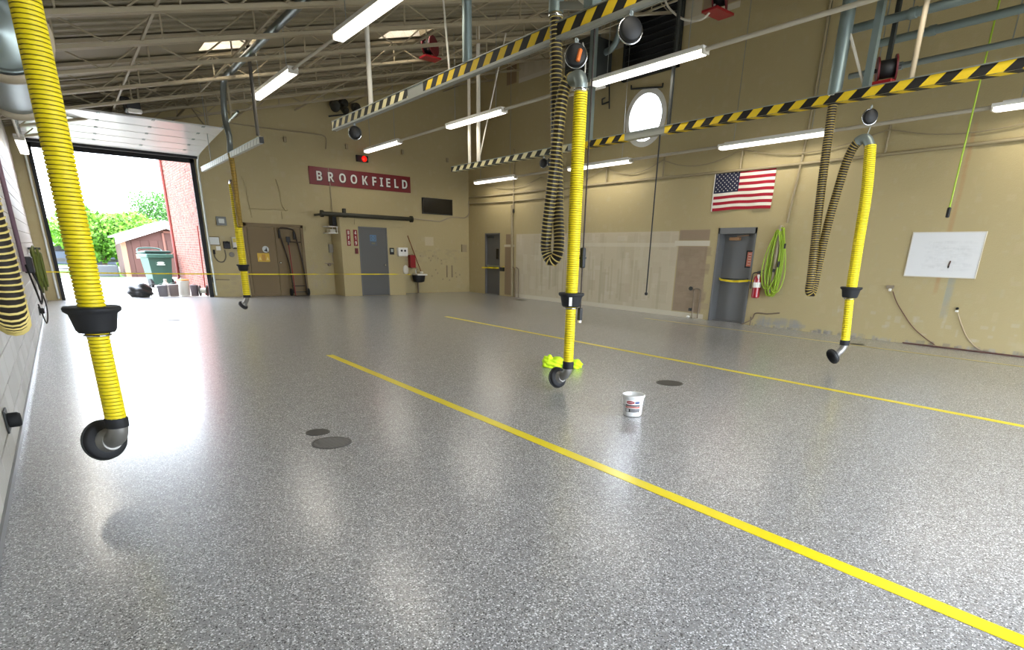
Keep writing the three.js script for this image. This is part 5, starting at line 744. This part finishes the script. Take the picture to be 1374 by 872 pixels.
{ const g = thing('street_guard_rail', 'dark low rail on posts along the road beyond the lawn', 'guard rail', [0.6, 0, -41]); part('rail', bar(V(-14, 0.55, 0), V(8, 0.55, 0), 0.12, 0.18), S('#4a4648', 0.7), g); for (let i = 0; i < 10; i++) part('post', bar(V(-13 + i * 2.2, -0.02, 0), V(-13 + i * 2.2, 0.6, 0), 0.16), S('#464244', 0.7), g); }
{ const a = atZ(-33.2, 135, 366), b = atZ(-33.2, 177, 372); solo('stone_planter', rspan(a.x - 0.5, b.x - 0.45, 0.0, 0.5, -33.6, -33.2, 0.04), S('#55575c', 0.8), 'long grey stone block on the lawn beside the shed', 'stone block'); }
function car(x, z, col, label) { const g = thing('parked_car', label, 'car', [x, 0, z]); const s = poly([[-2.1, 0.3], [2.1, 0.3], [2.15, 0.75], [1.3, 0.9], [0.75, 1.35], [-0.9, 1.38], [-1.6, 0.95], [-2.1, 0.85]]); part('body', new THREE.ExtrudeGeometry(s, { depth: 1.6, bevelEnabled: true, bevelSize: 0.06, bevelThickness: 0.06, bevelSegments: 2 }).translate(0, 0, -0.8), S(col, 0.35), g); for (const wx of [-1.3, 1.3]) for (const wz of [-0.8, 0.8]) part('wheel', aim(new THREE.CylinderGeometry(0.32, 0.32, 0.2, 20), V(0, 0, 1)).translate(wx, 0.31, wz), M.rubber, g); const w = poly([[0.65, 0.95], [0.45, 1.28], [-0.8, 1.3], [-1.3, 0.98]]); part('side_glass', new THREE.ExtrudeGeometry(w, { depth: 1.78, bevelEnabled: false }).translate(0, 0, -0.89), M.blackGloss, g); }
car(0.4, -44.6, '#3c4450', 'dark parked car seen beyond the guard rail'); car(8.4, -46.0, '#2f3338', 'nearly black parked car behind the shed corner');
// trees: branching trunk, crown of many small leaves
const leafShape = (() => { const g = new THREE.BufferGeometry(); g.setAttribute('position', new THREE.Float32BufferAttribute([0, 0, 0, 0.5, 0.06, 0.45, 0, 0.02, 1, -0.5, 0.06, 0.45], 3)); g.setIndex([0, 1, 2, 0, 2, 3]); return g; })();
function tree(x, z, h, rx, ry, trunkR, cols, label, leaves, y0 = 0) {
  const g = thing('tree', label, 'tree', [x, y0, z], undefined), cy = h - ry, br = [rod(V(0, 0, 0), V(0.1, cy, 0), trunkR, trunkR * 0.5, 10)];
  for (let i = 0; i < 9; i++) { const a = i * 2.4, t = 0.45 + 0.05 * i; br.push(rod(V(0.05, cy * t, 0), V(Math.cos(a) * rx * 0.6, cy + ry * rr(-0.3, 0.5), Math.sin(a) * rx * 0.6), trunkR * 0.35, trunkR * 0.1, 7)); }
  part('trunk', br, S('#5b4a3a', 0.9), g);
  const blobs = []; for (let i = 0; i < 26; i++) { const u = rr(-1, 1), a = rr(0, 6.283), s = Math.sqrt(1 - u * u), k = rr(0.35, 0.8); blobs.push([Math.cos(a) * s * rx * k, cy + u * ry * k, Math.sin(a) * s * rx * k, rr(0.28, 0.45)]); }
  cols.forEach((c, ci) => { const n = Math.floor(leaves / cols.length), P = new Float32Array(n * 12), I = new Uint32Array(n * 6), e = new THREE.Euler(), q = new THREE.Quaternion(), v = V(0, 0, 0), lp = leafShape.attributes.position;
    for (let i = 0; i < n; i++) { const b = blobs[Math.floor(rnd() * blobs.length)], u = rr(-1, 1), a = rr(0, 6.283), s = Math.sqrt(1 - u * u), k = Math.pow(rnd(), 0.4), sz = rr(0.1, 0.22); e.set(rr(0, 6.28), rr(0, 6.28), rr(0, 6.28)); q.setFromEuler(e);
      for (let m = 0; m < 4; m++) { v.set(lp.getX(m), lp.getY(m), lp.getZ(m)).multiplyScalar(sz).applyQuaternion(q); P.set([v.x + b[0] + Math.cos(a) * s * k * rx * b[3], v.y + b[1] + u * k * ry * b[3], v.z + b[2] + Math.sin(a) * s * k * rx * b[3]], i * 12 + m * 3); } I.set([0, 1, 2, 0, 2, 3].map(w => w + i * 4), i * 6); }
    const lg = new THREE.BufferGeometry(); lg.setAttribute('position', new THREE.BufferAttribute(P, 3)); lg.setIndex(new THREE.BufferAttribute(I, 1)); lg.computeVertexNormals(); const m = part('foliage', lg, PM(c, 0.8, { transmission: 0.25, thickness: 0, side: THREE.DoubleSide }), g); m.userData.kind = 'stuff'; });
}
const T = (u, vTop, vBase, z) => { const a = atZ(z, u, vBase), b = atZ(z, u, vTop); return [a.x, b.y]; };
{ const [x, h] = T(143, 269, 368, -39.3); tree(x, -39.3, h, 2.3, 1.75, 0.14, ['#5f8f1e', '#74a62c', '#4d7a18'], 'full round green tree between the shed and the thick yellow hose', 30000); }
{ const [x, h] = T(178, 288, 360, -52); tree(x, -52, h, 3.4, 2.0, 0.2, ['#5f8f1e', '#74a62c'], 'green tree behind the ridge of the shed', 9000); }
{ const [x, h] = T(70, 286, 360, -56); tree(x, -56, h, 3.6, 2.2, 0.2, ['#5f8f1e', '#6c9c28'], 'green tree beyond the road at the edge of the bay', 9000); }
{ const [x, h] = T(222, 252, 360, -58); tree(x, -58, h, 2.6, 4.0, 0.25, ['#3f6f24', '#4d7f2c', '#35601e'], 'tall dark green tree behind the shed beside the brick wall', 11000); }
{ const [x, h] = T(110, 292, 350, -70); tree(x, -70, h, 8, 2.4, 0.3, ['#5a8a20', '#6c9c28'], 'wide green tree line at the back of the field', 12000); }

renderer.render(scene, camera);
